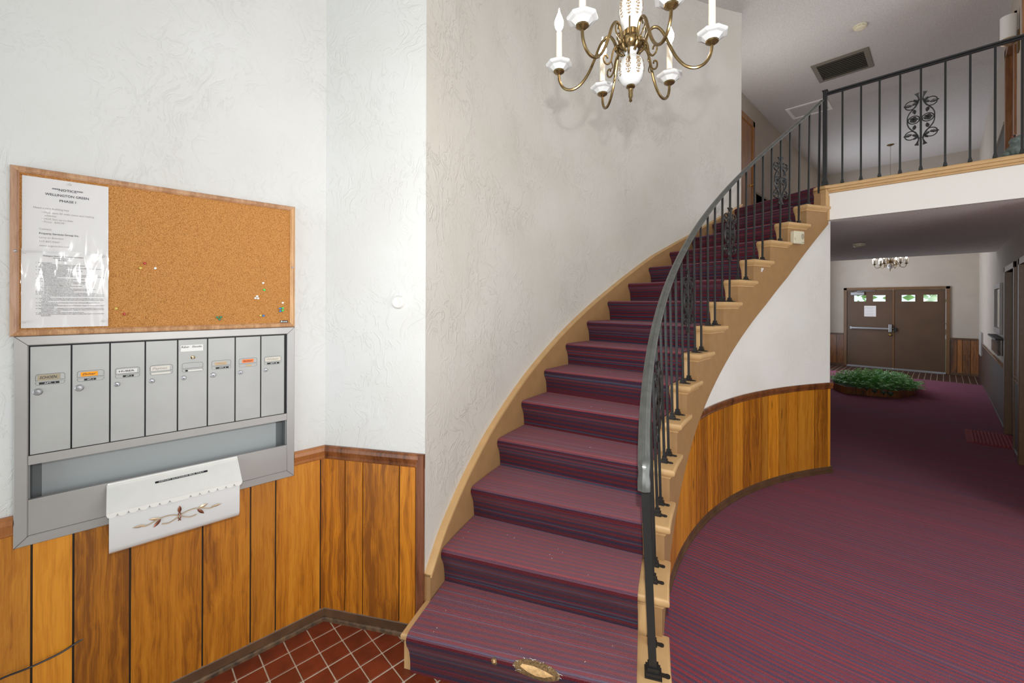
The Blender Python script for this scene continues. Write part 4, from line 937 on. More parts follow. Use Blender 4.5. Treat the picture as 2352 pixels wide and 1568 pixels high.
for i, sp in enumerate(door_specs):
    a, b = ys[i] + .0022, ys[i + 1] - .0022
    d = MB().box(X0 + .005, XM, a, b, dz0, dz1).build('mailbox_door', M_alum2, mu, bevel=.0012)
    y0 = ys[i] + .0145
    m = MB()   # two recessed name windows with rounded ends
    for (z0_, z1_, tl) in ((1.3925, 1.4165, 1), (1.3765, 1.3885, 0)):
        n = 5; rr = .008; pts = []
        for (cy_, cz_, q0) in ((y0 + rr, z1_ - rr, 90), (y0 + rr, z0_, 180), (y0 + .073, z0_, 270), (y0 + .073 - rr, z1_ - rr, 0)):
            if (cz_ == z0_) == bool(tl): pts.append((cy_ - (rr if cy_ < y0 + .03 else 0), cz_)) if cz_ == z0_ else None
        if tl: pts = [(y0, z0_)] + [(y0 + rr - rr * cos(R(t)), z1_ - rr + rr * sin(R(t))) for t in (0, 30, 60, 90)] + [(y0 + .073 - rr + rr * sin(R(t)), z1_ - rr + rr * cos(R(t))) for t in (0, 30, 60, 90)] + [(y0 + .073, z0_)]
        else: pts = [(y0, z1_), (y0 + .073, z1_)] + [(y0 + .073 - rr + rr * cos(R(t)), z0_ + rr - rr * sin(R(t))) for t in (0, 30, 60, 90)] + [(y0 + rr - rr * sin(R(t)), z0_ + rr - rr * cos(R(t))) for t in (0, 30, 60, 90)]
        cy_ = y0 + .0365; cz_ = (z0_ + z1_) / 2
        inner = [(cy_ + (p[0] - cy_) * .975, cz_ + (p[1] - cz_) * .90) for p in pts]; N_ = len(pts)
        vs = [(XM + .0011, p[0], p[1]) for p in pts] + [(XM + .0004, p[0], p[1]) for p in inner]
        m.add(vs, [(q, (q + 1) % N_, N_ + (q + 1) % N_, N_ + q) for q in range(N_)], M_slot)
        m.add([(XM + .0004, p[0], p[1]) for p in inner], [list(range(N_))], M_alum2)
    m.build('name_slot', None, d)
    m = MB(); l = sp['label']; lm = simple('label_paper_%d' % i, l[4], .7)
    m.add([(XM + .0014, l[0], l[2]), (XM + .0014, l[1], l[2] + .0004), (XM + .0014, l[1], l[3]), (XM + .0014, l[0], l[3] - .0004)], [(0, 1, 2, 3)], lm)
    if l[5]: m.text(l[5], (l[3] - l[2]) * .62, (XM + .0018, l[0] + .005, l[2] + (l[3] - l[2]) * .3), XD, ZD, l[6], width=(l[1] - l[0]) * .78, bold=.012, shear=l[7])
    m.build('name_label', None, d)
    if sp.get('apt'):
        m = MB(); q = sp['apt']; m.add([(XM + .0014, q[0], 1.3790), (XM + .0014, q[1], 1.3790), (XM + .0014, q[1], 1.3865), (XM + .0014, q[0], 1.3865)], [(0, 1, 2, 3)], M_dark)
        if q[2]: m.text(q[2], .0058, (XM + .0017, q[0] + (q[1] - q[0]) * .25, 1.3808), XD, ZD, M_inkwhite, width=(q[1] - q[0]) * .55, bold=.02)
        m.build('number_tape', None, d)
    for key, col in (('apt_blank', (.72, .69, .64)), ('apt_tan', (.58, .42, .22))):
        if key in sp: q = sp[key]; MB().add([(XM + .0014, q[0], 1.3785), (XM + .0014, q[1], 1.3785), (XM + .0014, q[1], 1.3860), (XM + .0014, q[0], 1.3860)], [(0, 1, 2, 3)]).build('number_tape', simple('tape_' + key, col, .7), d)
    ly, lz = ys[i] + .0205, 1.353
    m = MB(); k_ = sp['lock']; rr = .0125 if k_ == 'blank' else .0095
    if i == 5: rr = .011
    m.lathe((XM, ly, lz), [(rr, 0), (rr, .0015), (rr * .82, .003), (rr * .80, .0022), (rr * .62, .0022), (rr * .58, .0055), (rr * .2, .006)], 20, M_steel, axis=(1, 0, 0))
    if k_ != 'blank': m.box(XM + .0058, XM + .0066, ly - .0008, ly + .0010, lz - .005, lz + .001, M_dark)
    m.build('door_lock', None, d, smooth=True)
    if k_ == 'key2':
        m = MB(); m.lathe((XM, .248, 1.4385), [(.008, 0), (.0075, .003), (.006, .0035)], 18, M_brass, axis=(1, 0, 0)); m.box(XM + .0034, XM + .0042, .2466, .2494, 1.432, 1.445, M_enamel); m.build('door_lock', None, d, smooth=True)
        m = MB(); m.add([(XM + .0013, .206, 1.466), (XM + .0013, .284, 1.466), (XM + .0013, .284, 1.4935), (XM + .0013, .206, 1.4935)], [(0, 1, 2, 3)], M_whitep)
        m.text('Raber   Shoults', .0125, (XM + .0018, .208, 1.4815), XD, ZD, M_ink, width=.071, bold=.006, shear=.2); m.build('name_label', None, d)
# rail below the doors, tray opening and apron
MB().box(X0, X0 + .017, iy0, iy1, 1.094, 1.1265).build('lower_rail', M_alum, mu, bevel=.001)
MB().box(XL - .0495, XL - .048, -.2195, .6195, .866, 1.098).box(XL - .048, X0 + .003, -.2195, -.2185, .866, 1.098).box(XL - .048, X0 + .003, .6185, .6195, .866, 1.098).box(XL - .048, X0 + .003, -.2195, .6195, 1.096, 1.098).box(XL - .048, X0 + .003, -.2195, .6195, .866, .868).build('tray_back', M_slot, mu)
MB().box(XL - .048, XL - .047, -.195, .59, .868, 1.096).build('tray_panel', simple('tray_grey', (.36, .385, .395), .5), mu)
MB().box(X0, X0 + .016, iy0, iy1, mz0 + mf + .001, .969).build('tray_apron', M_alum, mu, bevel=.001)

# ------------------------------------------------------------------ outgoing mail box
ob = thing('outgoing_mail_box', 'white enamel mail box with scalloped lid and leaf ornament hung below the mailboxes', 'mail box', (X0 + .05, .2, .72))
XB0, XB1 = X0 + .018, X0 + .112
by0_, by1_ = -.013, .406
prof_b = [(XB0, .930), (XB0, .722), (XB0 + .012, .714), (XB1 - .022, .722), (XB1 - .008, .732), (XB1, .750), (XB1, .868), (XB0 + .02, .93)]
n = len(prof_b); vs = [(p[0], by0_, p[1]) for p in prof_b] + [(p[0], by1_, p[1]) for p in prof_b]
MB().add(vs, [list(range(n)), [n + i for i in range(n)][::-1]] + [(i, n + i, n + (i + 1) % n, (i + 1) % n) for i in range(n)]).build('box_body', M_enamel2, ob, bevel=.002, smooth=True)
lidb, lidf = V(XB0 - .002, 0, .962), V(XB1 + .006, 0, .886)
m = MB(); ly0, ly1 = -.0205, .4135
m.add([(lidb.x, ly0, lidb.z), (lidb.x, ly1, lidb.z), (lidf.x, ly1, lidf.z), (lidf.x, ly0, lidf.z), (lidb.x, ly0, lidb.z - .003), (lidb.x, ly1, lidb.z - .003), (lidf.x, ly1, lidf.z - .003), (lidf.x, ly0, lidf.z - .003)],
      [(0, 3, 2, 1), (4, 5, 6, 7), (0, 1, 5, 4), (1, 2, 6, 5), (2, 3, 7, 6), (3, 0, 4, 7)], M_enamel)
# scalloped front lip: 14 scallops with a long one in the middle
xs_ = lidf.x + .0005; scal = []
cnt = 6; wl_ = .0305; mid = (ly1 - ly0) - 2 * cnt * wl_
edges = [ly0 + wl_ * i for i in range(cnt + 1)] + [ly0 + wl_ * cnt + mid + wl_ * i for i in range(cnt + 1)]
top = lidf.z; line = []
for a, b in zip(edges, edges[1:]):
    for t in range(8):
        u = t / 8; dep = .017 if (b - a) < .05 else .0165
        sh = sin(pi * u) ** .5 if (b - a) < .05 else min(1, (sin(pi * u) * 2.6)) ** .5 if u > 0 else 0
        line.append((a + (b - a) * u, top - .006 - (dep - .004) * sh))
line.append((ly1, top - .006)); N_ = len(line)
vs = [(xs_, y, top) for y, z in line] + [(xs_ + .001, y, z) for y, z in line] + [(xs_ + .0018, y, top) for y, z in line] + [(xs_ + .0026, y, z) for y, z in line]; fs = []
for i in range(N_ - 1): fs += [(i, i + 1, N_ + i + 1, N_ + i), (2 * N_ + i, 3 * N_ + i, 3 * N_ + i + 1, 2 * N_ + i + 1), (N_ + i, N_ + i + 1, 3 * N_ + i + 1, 3 * N_ + i), (i, 2 * N_ + i, 2 * N_ + i + 1, i + 1)]
m.add(vs, fs, M_enamel); lid = m.build('lid', None, ob)
m = MB(); m.tube([(lidb.x + .003, ly0 + .002, lidb.z + .002), (lidb.x + .003, ly1 - .002, lidb.z + .002)], .0045, 10); m.build('hinge', M_enamel, ob, smooth=True)
# embossed tape on the sloping lid
dl = (lidf - lidb).normalized(); dn_ = V(-dl.z, 0, dl.x) if dl.x > 0 else V(dl.z, 0, -dl.x)
dn_ = Vector((-dl.z, 0, dl.x)); dn_ = dn_ if dn_.z > 0 else -dn_
c = lidb.lerp(lidf, .30); upd = -dl
m = MB(); o_ = V(c.x, .122, c.z) + dn_ * .0006; m.add([o_ - upd * .0048, o_ + V(0, .175, 0) - upd * .0048, o_ + V(0, .175, 0) + upd * .0048, o_ + upd * .0048], [(0, 1, 2, 3)], M_dark)
m.text('DEPOSIT OUTGOING MAIL ONLY', .0075, o_ + V(0, .012, 0) - upd * .0026 + dn_ * .0005, (0, 1, 0), upd, M_inkwhite, width=.150, bold=.01); m.build('embossed_tape', None, lid)
# leaf ornament on the front
xo = XB1 + .0035
orn = MB()
def pY(y, z, h_=0): return Vector((xo + h_, y, z))
def vleaf(mb, a, b, wd, mat):
    a, b = Vector(a), Vector(b); d = b - a; s = Vector((0, -d.z, d.y)).normalized(); vs = []
    for t, w_ in ((0, 0), (.2, .7), (.45, 1), (.7, .8), (1, 0)): vs += [a + d * t + s * wd * w_ / 2, a + d * t + Vector((.003 * (1 if 0 < t < 1 else 0), 0, 0)), a + d * t - s * wd * w_ / 2]
    fs = []
    for i in range(4): fs += [(i * 3, i * 3 + 1, i * 3 + 4, i * 3 + 3), (i * 3 + 1, i * 3 + 2, i * 3 + 5, i * 3 + 4)]
    return mb.add(vs, fs, mat)
cy_ = .195; cz_ = .803
for sg in (-1, 1):
    orn.tube(spline([pY(cy_ - sg * .056, cz_ - .012), pY(cy_ - sg * .035, cz_ - .016), pY(cy_ - sg * .012, cz_ - .006), pY(cy_ + sg * .008, cz_ + .006), pY(cy_ + sg * .035, cz_ + .014), pY(cy_ + sg * .065, cz_ + .011), pY(cy_ + sg * .10, cz_ - .002), pY(cy_ + sg * .118, cz_ + .001)], 4), .0022, 6, M_gold, upv=(1, 0, 0))
    vleaf(orn, pY(cy_ + sg * .105, cz_ + .002), pY(cy_ + sg * .143, cz_ + .004), .010, M_gold)
    vleaf(orn, pY(cy_ + sg * .058, cz_ + .011), pY(cy_ + sg * .096, cz_ + .020), .012, M_gold)
    vleaf(orn, pY(cy_ + sg * .058, cz_ + .009), pY(cy_ + sg * .082, cz_ - .018), .012, M_copper)
    orn.tube(spline([pY(cy_ - sg * .004, cz_ - .018), pY(cy_ + sg * .004, cz_ - .006), pY(cy_ + sg * .003, cz_ + .010), pY(cy_, cz_ + .016)], 3), .0018, 6, M_copper, upv=(1, 0, 0))
vleaf(orn, pY(cy_, cz_ + .012), pY(cy_, cz_ + .043), .013, M_copper)
orn.build('leaf_ornament', None, ob, smooth=True)

# ------------------------------------------------------------------ small things near by
sc_ = cw(.430, 0, 1.682)
m = MB(); m.lathe(sc_, [(.033, 0), (.0335, .004), (.030, .020), (.0265, .026), (.022, .0275), (.019, .0262), (.005, .026)], 32, axis=(CN.x, CN.y, 0))
m.build('wall_door_stop', M_whitep, None, 'round white plastic door stop disc on the narrow angled wall', 'door stop', smooth=True)
m = MB(); m.tube(spline([(XL + .05, -.50, .33), (XL + .045, -.38, .362), (XL + .035, -.284, .378), (XL + .035, -.217, .378), (XL + .025, -.146, .380), (XL + .014, -.105, .388), (XL + .008, -.084, .392)], 6), .0032, 8)
m.build('cable', M_cable, None, 'thin black cable coming out of the wood panelling low down', 'cable', smooth=True)

# ------------------------------------------------------------------ chandeliers
def chandelier(base, hub_z, azim, label, far=False, chain_top=None):
    """base xy; hub_z height of the bobeche plane"""
    t = thing('chandelier', label, 'chandelier', (base[0], base[1], hub_z))
    X, Y, Z0 = base[0], base[1], hub_z
    q = lambda prof: [(r, h_) for r, h_ in prof]
    MB().lathe((X, Y, Z0), [(.002, -.180), (.006, -.176), (.0045, -.168), (.008, -.160), (.008, -.140), (.010, -.134), (.005, -.130), (.016, -.126), (.016, -.120)], 16).build('finial', M_brass, t, smooth=True)
    o = MB().lathe((X, Y, Z0), [(.014, -.120), (.030, -.112), (.044, -.090), (.048, -.070), (.047, -.050), (.040, -.028), (.024, -.014), (.018, -.008), (.024, .004), (.026, .010)], 24).build('porcelain_ball', M_porc, t, smooth=True)
    vase = MB().lathe((X, Y, Z0), [(.024, .082), (.027, .100), (.036, .118), (.043, .150), (.042, .180), (.034, .212), (.024, .245), (.017, .280), (.013, .320), (.018, .335), (.018, .345)], 24).build('porcelain_vase', M_porc, t, smooth=True)
    MB().lathe((X, Y, Z0), [(.018, .006), (.036, .014), (.046, .030), (.047, .040), (.038, .050), (.028, .052), (.027, .058), (.029, .060), (.029, .078), (.024, .084)], 24).build('hub', M_brass, t, smooth=True)
    MB().lathe((X, Y, Z0), [(.016, .345), (.010, .352), (.006, .36), (.006, .39)], 14).build('loop_cap', M_brass, t, smooth=True)
    # gilt sprigs on the porcelain
    for host, zc, rad, hgt in ((o, -.065, .0487, .05), (vase, .155, .0438, .06)):
        m = MB()
        for i in range(8):
            a = R(45 * i + 20)
            for s_ in range(7):
                zz = zc + hgt * (s_ / 6 - .5); rr = rad * (1 - 1.6 * ((zz - zc) / .1) ** 2 * .5) + .0002
                if host is vase: rr = interp(zz, [(.118, .036), (.150, .043), (.180, .042), (.212, .034)]) + .0006
                else: rr = interp(zz, [(-.112, .030), (-.090, .044), (-.070, .048), (-.050, .047), (-.028, .040)]) + .0006
                for sg in (-1, 0, 1):
                    da = sg * (.09 + .05 * (s_ % 2)); p = V(X + rr * cos(a + da), Y + rr * sin(a + da), Z0 + zz + abs(sg) * .003)
                    n_ = V(cos(a + da), sin(a + da), 0); s = V(-n_.y, n_.x, 0)
                    m.add([p + s * .0030, p + V(0, 0, .0048), p - s * .0030, p - V(0, 0, .0048)], [(0, 1, 2, 3)])
        m.build('gilt_pattern', M_gilt, host)
    # chain and canopy
    top = chain_top
    m = MB(); z = Z0 + .39; i = 0
    while z < top - .03:
        ring = [(X + (.007 * cos(R(a)) if i % 2 else 0), Y + (0 if i % 2 else .007 * cos(R(a))), z + .013 + .015 * sin(R(a))) for a in range(0, 360, 45)]
        m.tube(ring, .0016, 5, closed=True, upv=(0, 1, 0.01) if i % 2 else (1, 0, 0.01)); z += .024; i += 1
    ch = m.build('chain', M_brass, t)
    MB().lathe((X, Y, top), [(.012, -.035), (.03, -.028), (.062, -.012), (.066, 0)], 24).build('canopy', M_brass, t, smooth=True)
    R_ = .270
    for i in range(6):
        a = R(azim + 60 * i); U = V(cos(a), sin(a), 0)
        g = lambda r, h_: V(X, Y, Z0) + U * r + V(0, 0, h_)
        m = MB(); m.tube(spline([g(.030, -.004), g(.046, .010), g(.058, .050), g(.072, .074), g(.092, .074), g(.112, .050), g(.130, .008), g(.155, -.045), g(.185, -.082), g(.218, -.096), g(.248, -.086), g(.266, -.058), g(.270, -.028)], 4), .0055, 8)
        m.lathe(g(.050, .022), [(.0075, -.006), (.0085, 0), (.0075, .006)], 10)
        arm = m.build('arm', M_brass, t, smooth=True)
        m = MB(); m.lathe(g(R_, 0), [(.004, -.030), (.008, -.028), (.021, -.019), (.022, -.014), (.012, -.012)], 12); m.build('arm_cup', M_brass, arm)
        if not far:
            m = MB(); m.lathe(g(R_, 0), [(.012, -.016), (.022, -.013), (.030, -.005), (.036, .001), (.046, .003), (.051, .006), (.052, .012), (.050, .015), (.044, .012), (.030, .004), (.016, -.002)], 8); m.build('bobeche', M_porc, arm)
        else:
            m = MB(); m.lathe(g(R_, 0), [(.010, -.012), (.040, -.008), (.042, -.003), (.012, -.002)], 16, M_brass); m.build('bobeche', None, arm, smooth=True)
            m = MB(); m.lathe(g(R_, 0), [(.036, 0), (.046, .115), (.044, .115), (.034, .002)], 18); m.build('glass_cup', M_cup, arm, smooth=True)
        m = MB(); m.lathe(g(R_, .004), [(.020, 0), (.022, .004), (.021, .008), (.017, .012), (.018, .018), (.023, .022), (.0235, .025), (.013, .026)], 18); m.build('candle_cup', M_brass, arm, smooth=True)
        m = MB(); m.lathe(g(R_, .03), [(.0115, 0), (.0112, .105 if not far else .06), (.009, .106 if not far else .061)], 12); m.build('candle', M_candle, arm, smooth=True)
        b0 = .030 + (.105 if not far else .06)
        m = MB(); m.lathe(g(R_, b0), [(.0065, 0), (.0075, .008), (.0145, .020), (.0175, .034), (.0165, .046), (.010, .064), (.0045, .078), (.0018, .090), (.0008, .096)], 14)
        m.build('bulb', M_bulbfar if far else M_bulb, arm, smooth=True)
        # cast scroll between the arms
        a2 = a + R(30); U2 = V(cos(a2), sin(a2), 0)
        g2 = lambda r, h_: V(X, Y, Z0) + U2 * r + V(0, 0, h_)
        m = MB(); m.tube(spline([g2(.034, .040), g2(.052, .060), g2(.060, .084), g2(.056, .100), g2(.048, .096), g2(.050, .084)], 4), .0028, 6, upv=(U2.y, -U2.x, 0))
        m.tube(spline([g2(.034, .030), g2(.058, .018), g2(.070, -.004), g2(.076, -.034), g2(.090, -.050), g2(.104, -.040), g2(.104, -.022), g2(.094, -.018), g2(.090, -.028)], 4), .0034, 6, upv=(U2.y, -U2.x, 0))
        m.tube(spline([g2(.076, -.036), g2(.070, -.056), g2(.076, -.066)], 3), .0022, 5, upv=(U2.y, -U2.x, 0))
        m.build('scroll', M_brass, t, smooth=True)
    return t
chandelier((-.798, 1.371), EYE + .92, -34.1, 'brass and white porcelain candle chandelier hanging over the stair foot', chain_top=CEIL)
chandelier((-.850, 12.74), 2.605, 12, 'small brass chandelier with clear glass cups before the brown double doors', far=True, chain_top=CEIL)

# ------------------------------------------------------------------ ceiling fittings
def smoke(name, x, y, z, label, r=.072):
    t = thing(name, label, 'smoke detector', (x, y, z), 'smoke detectors on the ceilings')
    MB().lathe((x, y, z), [(r, 0), (r, -.008), (r * .97, -.014), (r * .86, -.016)], 28).build('mounting_base', M_cream, t, smooth=True)
    MB().lathe((x, y, z), [(r * .84, -.014), (r * .82, -.022)], 28).build('slot_ring', M_dark, t)
    m = MB().lathe((x, y, z), [(r * .90, -.020), (r * .88, -.030), (r * .70, -.040), (r * .45, -.042), (r * .42, -.039), (r * .05, -.039)], 28)
    for i in range(10):
        a = 2 * pi * i / 10; m.obox((x + r * .87 * cos(a), y + r * .87 * sin(a), z - .018), (cos(a), sin(a), 0), (-sin(a), cos(a), 0), (0, 0, 1), .003, .006, .006)
    m.build('detector_cover', M_cream, t, smooth=True)
smoke('smoke_detector', -.765, 7.02, CEIL, 'cream smoke detector on the high ceiling beyond the balcony')
smoke('smoke_detector', -.81, 7.40, SOFF, 'cream smoke detector on the low dark hall ceiling')
vt = thing('ceiling_vent', 'brown louvred return air vent on the high ceiling', 'vent', (-1.08, 8.0, CEIL))
x0, x1, y0, y1 = -1.415, -.745, 7.665, 8.345
for a in ((x0, x1, y0, y0 + .07), (x0, x1, y1 - .05, y1), (x0, x0 + .06, y0 + .07, y1 - .05), (x1 - .06, x1, y0 + .07, y1 - .05)): MB().box(a[0], a[1], a[2], a[3], CEIL - .014, CEIL).build('vent_frame', M_grille, vt, bevel=.003)
MB().box(x0 + .06, x1 - .06, y0 + .07, y1 - .05, CEIL - .002, CEIL).build('vent_backing', simple('vent_dark', (.05, .045, .035), .8), vt)
for i in range(9):
    yy = y0 + .105 + i * .0575; m = MB(); m.obox((-1.08, yy, CEIL - .009), (1, 0, 0), V(0, .8, .35).normalized(), V(0, -.35, .8).normalized(), .275, .026, .0012); m.build('louvre', M_grille, vt)
ht = thing('attic_hatch', 'white framed attic hatch on the high ceiling behind the newel post', 'hatch', (-1.75, 9.3, CEIL))
x0, x1, y0, y1 = -2.055, -1.43, 9.03, 9.62
MB().box(x0 + .05, x1 - .05, y0 + .05, y1 - .05, CEIL - .004, CEIL).build('hatch_panel', M_ceil, ht)
for a in ((x0, x1, y0, y0 + .05), (x0, x1, y1 - .05, y1), (x0, x0 + .05, y0 + .05, y1 - .05), (x1 - .05, x1, y0 + .05, y1 - .05)): MB().box(a[0], a[1], a[2], a[3], CEIL - .014, CEIL).build('hatch_frame', M_flat, ht, bevel=.003)

# ------------------------------------------------------------------ alarm box and hook on the stringer
al = thing('alarm_box', 'cream plastic alarm box on the tan stair stringer', 'alarm box', tuple(P(R_ST, ka(13.15), 2.24)))
aA, aB = 20.55, 23.0
m = MB(); c = P(R_ST - .022, (aA + aB) / 2, 2.305); tn = (P(3, 22.8) - P(3, 21.8)).normalized(); rn = (P(1, 21.8) - P(2, 21.8)).normalized()
m.obox(c, tn, rn, (0, 0, 1), .070, .022, .060); bx = m.build('alarm_case', M_cream, al, bevel=.008)
m = MB()
for i in range(7):
    hw = .020 * math.sqrt(max(.02, 1 - ((i - 3) / 3.6) ** 2)); m.obox(c + rn * .0222 + tn * .042 + V(0, 0, .034 - i * .008), tn, rn, (0, 0, 1), hw, .0006, .0015)
m.build('speaker_slots', M_dark, al)
m = MB()
for i in range(3): m.obox(c + rn * .0222 - tn * .062 + V(0, 0, -.008 - i * .008), tn, rn, (0, 0, 1), .005, .0006, .0015)
m.obox(c + rn * .0222 + tn * .045 + V(0, 0, -.046), tn, rn, (0, 0, 1), .016, .0006, .0015); m.build('vent_slots', M_dark, al)
c = P(R_ST - .004, 13.8, 1.983); tn = (P(3, 14.8) - P(3, 13.8)).normalized(); rn = (P(1, 13.8) - P(2, 13.8)).normalized()
m = MB(); m.obox(c - tn * .006, tn, rn, (0, 0, 1), .006, .003, .018); m.obox(c + tn * .008 + V(0, 0, .006), (tn + V(0, 0, .9)).normalized(), rn, (V(0, 0, 1) - tn * .9).normalized(), .014, .003, .005)
m.build('cable_clip', M_whitep, None, 'tiny white plastic clip on the tan stair stringer', 'clip')

# ------------------------------------------------------------------ frog on the balcony
fg = thing('frog_figure', 'weathered green stone frog figure sitting behind the balcony railing', 'figurine', (.395, 5.165, SLAB + .018))
fx, fy, fz = .395, 5.165, SLAB + .018
m = MB()
m.ball((fx + .01, fy, fz + .055), .075, .055, .055); m.ball((fx + .012, fy, fz + .095), .052, .045, .055); m.ball((fx + .012, fy - .005, fz + .142), .050, .042, .032)
m.ball((fx - .010, fy - .010, fz + .128), .035, .03, .026)
fb = m.build('frog_body', M_frog, fg, smooth=True)
for sx in (-1, 1):
    m = MB(); m.ball((fx + .005 + sx * .055, fy - .012, fz + .032), .030, .042, .032); m.ball((fx + sx * .050, fy - .045, fz + .010), .026, .022, .010); m.build('hind_leg', M_frog, fg, smooth=True)
    m = MB(); m.tube([(fx + .01 + sx * .03, fy - .02, fz + .090), (fx + .01 + sx * .034, fy - .046, fz + .045), (fx + .008 + sx * .030, fy - .052, fz + .006)], .012, 8); m.ball((fx + .008 + sx * .030, fy - .060, fz + .008), .016, .018, .007); m.build('front_leg', M_frog, fg, smooth=True)
    m = MB(); m.ball((fx + .014 + sx * .028, fy - .028, fz + .165), .014, .013, .014); e = m.build('eye', M_eye, fg, smooth=True)
    m = MB(); m.ball((fx + .014 + sx * .028, fy - .037, fz + .166), .008, .006, .010); m.build('pupil', M_dark, e, smooth=True)

# ------------------------------------------------------------------ far double doors
FY = 14.5
def casing(name, parts, mat=M_doorframe):
    m = MB()
    for p in parts: m.box(*p)
    return structure(m, name, mat, bevel=.004)
casing('trim_7', [(-1.905, -1.835, FY - .03, FY + .1, 0, 2.118), (.028, .098, FY - .03, FY + .1, 0, 2.118), (-1.905, .098, FY - .03, FY + .1, 2.058, 2.118)])
for nm, xa, xb, wins in (('door_1', -1.832, -.914, ((-1.689, -1.437), (-1.301, -1.053))), ('door_2', -.905, .026, ((-.748, -.502), (-.355, -.115)))):
    d = MB(); za, zb = 1.752, 1.916
    d.box(xa, xb, FY, FY + .04, .03, za).box(xa, xb, FY, FY + .04, zb, 2.055)
    e = [xa] + [v for w_ in wins for v in w_] + [xb]
    for i in range(0, 6, 2): d.box(e[i], e[i + 1], FY, FY + .04, za, zb)
    do = structure(d, nm, M_door)
    for w_ in wins:
        m = MB().box(w_[0] - .012, w_[1] + .012, FY - .006, FY, za - .012, za).box(w_[0] - .012, w_[1] + .012, FY - .006, FY, zb, zb + .012).box(w_[0] - .012, w_[0], FY - .006, FY, za, zb).box(w_[1], w_[1] + .012, FY - .006, FY, za, zb)
        o = m.build('window_frame', M_doorframe, do); MB().box(w_[0], w_[1], FY + .018, FY + .022, za, zb).build('pane', M_pane, o)
    MB().box(xa + .01, xb - .01, FY - .008, FY, .022, .040).build('door_sweep', M_steel, do)
d1 = bpy.data.objects['door_1']; d2 = bpy.data.objects['door_2']
MB().box(-.915, -.885, FY - .012, FY, .03, 2.05).build('astragal', M_doorframe, d2)
m = MB(); m.box(-1.765, -.99, FY - .07, FY - .035, 1.025, 1.068).box(-1.765, -1.72, FY - .075, FY, 1.015, 1.078).box(-.99, -.925, FY - .085, FY, .965, 1.16); m.build('exit_bar', M_steel, d1, bevel=.004)
m = MB(); m.lathe((-.965, FY, .888), [(.03, 0), (.03, .008), (.012, .014), (.012, .035), (.026, .045), (.028, .06), (.016, .07)], 16, axis=(0, -1, 0)); m.build('knob', M_goldm, d1, smooth=True)
m = MB(); m.box(-1.75, -1.47, FY - .06, FY, 1.925, 1.995).box(-1.62, -1.25, FY - .045, FY - .03, 2.025, 2.037); m.obox((-1.58, FY - .05, 2.012), V(1, 0, .12).normalized(), (0, 1, 0), V(-.12, 0, 1).normalized(), .10, .006, .006); m.build('door_closer', M_steel, d1, bevel=.003)
m = MB(); m.box(-.895, -.845, FY - .05, FY - .012, .985, 1.075); m.build('latch_strike', M_dark, d2)
m = MB(); m.lathe((-.900, FY - .05, 1.06), [(.012, 0), (.010, .02)], 10, axis=(0, -1, 0)); m.lathe((-.900, FY - .05, .995), [(.012, 0), (.010, .02)], 10, axis=(0, -1, 0)); m.build('strike_screw', M_goldm, d2)
structure(MB().box(-1.835, .028, FY - .06, FY + .08, 0, .022), 'trim_8', M_steel)
m = MB(); m.box(-1.476, -1.239, FY - .0015, FY - .0005, 1.352, 1.637, M_paper)
for i in range(10):
    if i in (3, 6): continue
    m.text('notice to all residents please keep door closed'[: 44 - (i * 7) % 17], .016, (-1.45, FY - .002, 1.60 - i * .024), (1, 0, 0), (0, 0, 1), M_inkpale, width=.19 - .02 * (i % 3))
m.build('door_notice', None, None, 'white paper notice taped on the brown far door', 'notice')
# far wainscot
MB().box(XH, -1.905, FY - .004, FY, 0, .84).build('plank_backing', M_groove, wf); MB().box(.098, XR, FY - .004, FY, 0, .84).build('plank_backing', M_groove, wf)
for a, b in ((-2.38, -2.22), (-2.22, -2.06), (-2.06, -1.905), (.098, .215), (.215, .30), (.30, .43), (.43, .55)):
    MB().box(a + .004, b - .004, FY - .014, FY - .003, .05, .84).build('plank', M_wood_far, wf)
structure(MB().box(XH, -1.905, FY - .025, FY, .84, .885).box(.098, XR, FY - .025, FY, .84, .885), 'trim_9', M_base, bevel=.005)
structure(MB().box(XH, -1.905, FY - .02, FY, 0, .06).box(.098, XR, FY - .02, FY, 0, .06), 'baseboard_far', M_base)
structure(MB().box(.535, .56, FY - .03, FY - .005, .05, .87), 'trim_10', M_wood_far)
# ------------------------------------------------------------------ right wall of the hall
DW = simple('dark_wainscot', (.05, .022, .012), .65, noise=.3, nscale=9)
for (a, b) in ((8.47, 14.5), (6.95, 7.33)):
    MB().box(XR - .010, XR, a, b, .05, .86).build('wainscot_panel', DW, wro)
structure(wallsweep(MB(), (XR, 14.5), (XR, 8.47), (-1, 0), RAILSEC, .89), 'trim_11', simple('rail_gloss_dark', (.10, .05, .03), .18, coat=.8))
structure(wallsweep(MB(), (XR, 7.33), (XR, 6.95), (-1, 0), RAILSEC, .89), 'trim_12', bpy.data.materials['rail_gloss_dark'])
structure(MB().box(XR - .022, XR, 8.47, 14.5, 0, .07).box(XR - .022, XR, 6.95, 7.33, 0, .07), 'baseboard_right', simple('baseboard_gloss', (.08, .075, .08), .15, coat=.9))
casing('trim_13', [(XR - .018, XR + .16, 8.38, 8.47, 0, 2.17), (XR - .018, XR + .16, 7.33, 7.42, 0, 2.17), (XR - .018, XR + .16, 7.33, 8.47, 2.10, 2.17)])
casing('trim_14', [(XR - .018, XR + .16, 6.86, 6.95, 0, 2.17), (XR - .018, XR + .16, 5.95, 6.04, 0, 2.17), (XR - .018, XR + .16, 5.95, 6.95, 2.10, 2.17)])
structure(MB().box(XR + .10, XR + .14, 7.42, 8.38, 0, 2.10), 'door_3', M_door); structure(MB().box(XR + .10, XR + .14, 6.04, 6.86, 0, 2.10), 'door_4', M_door)
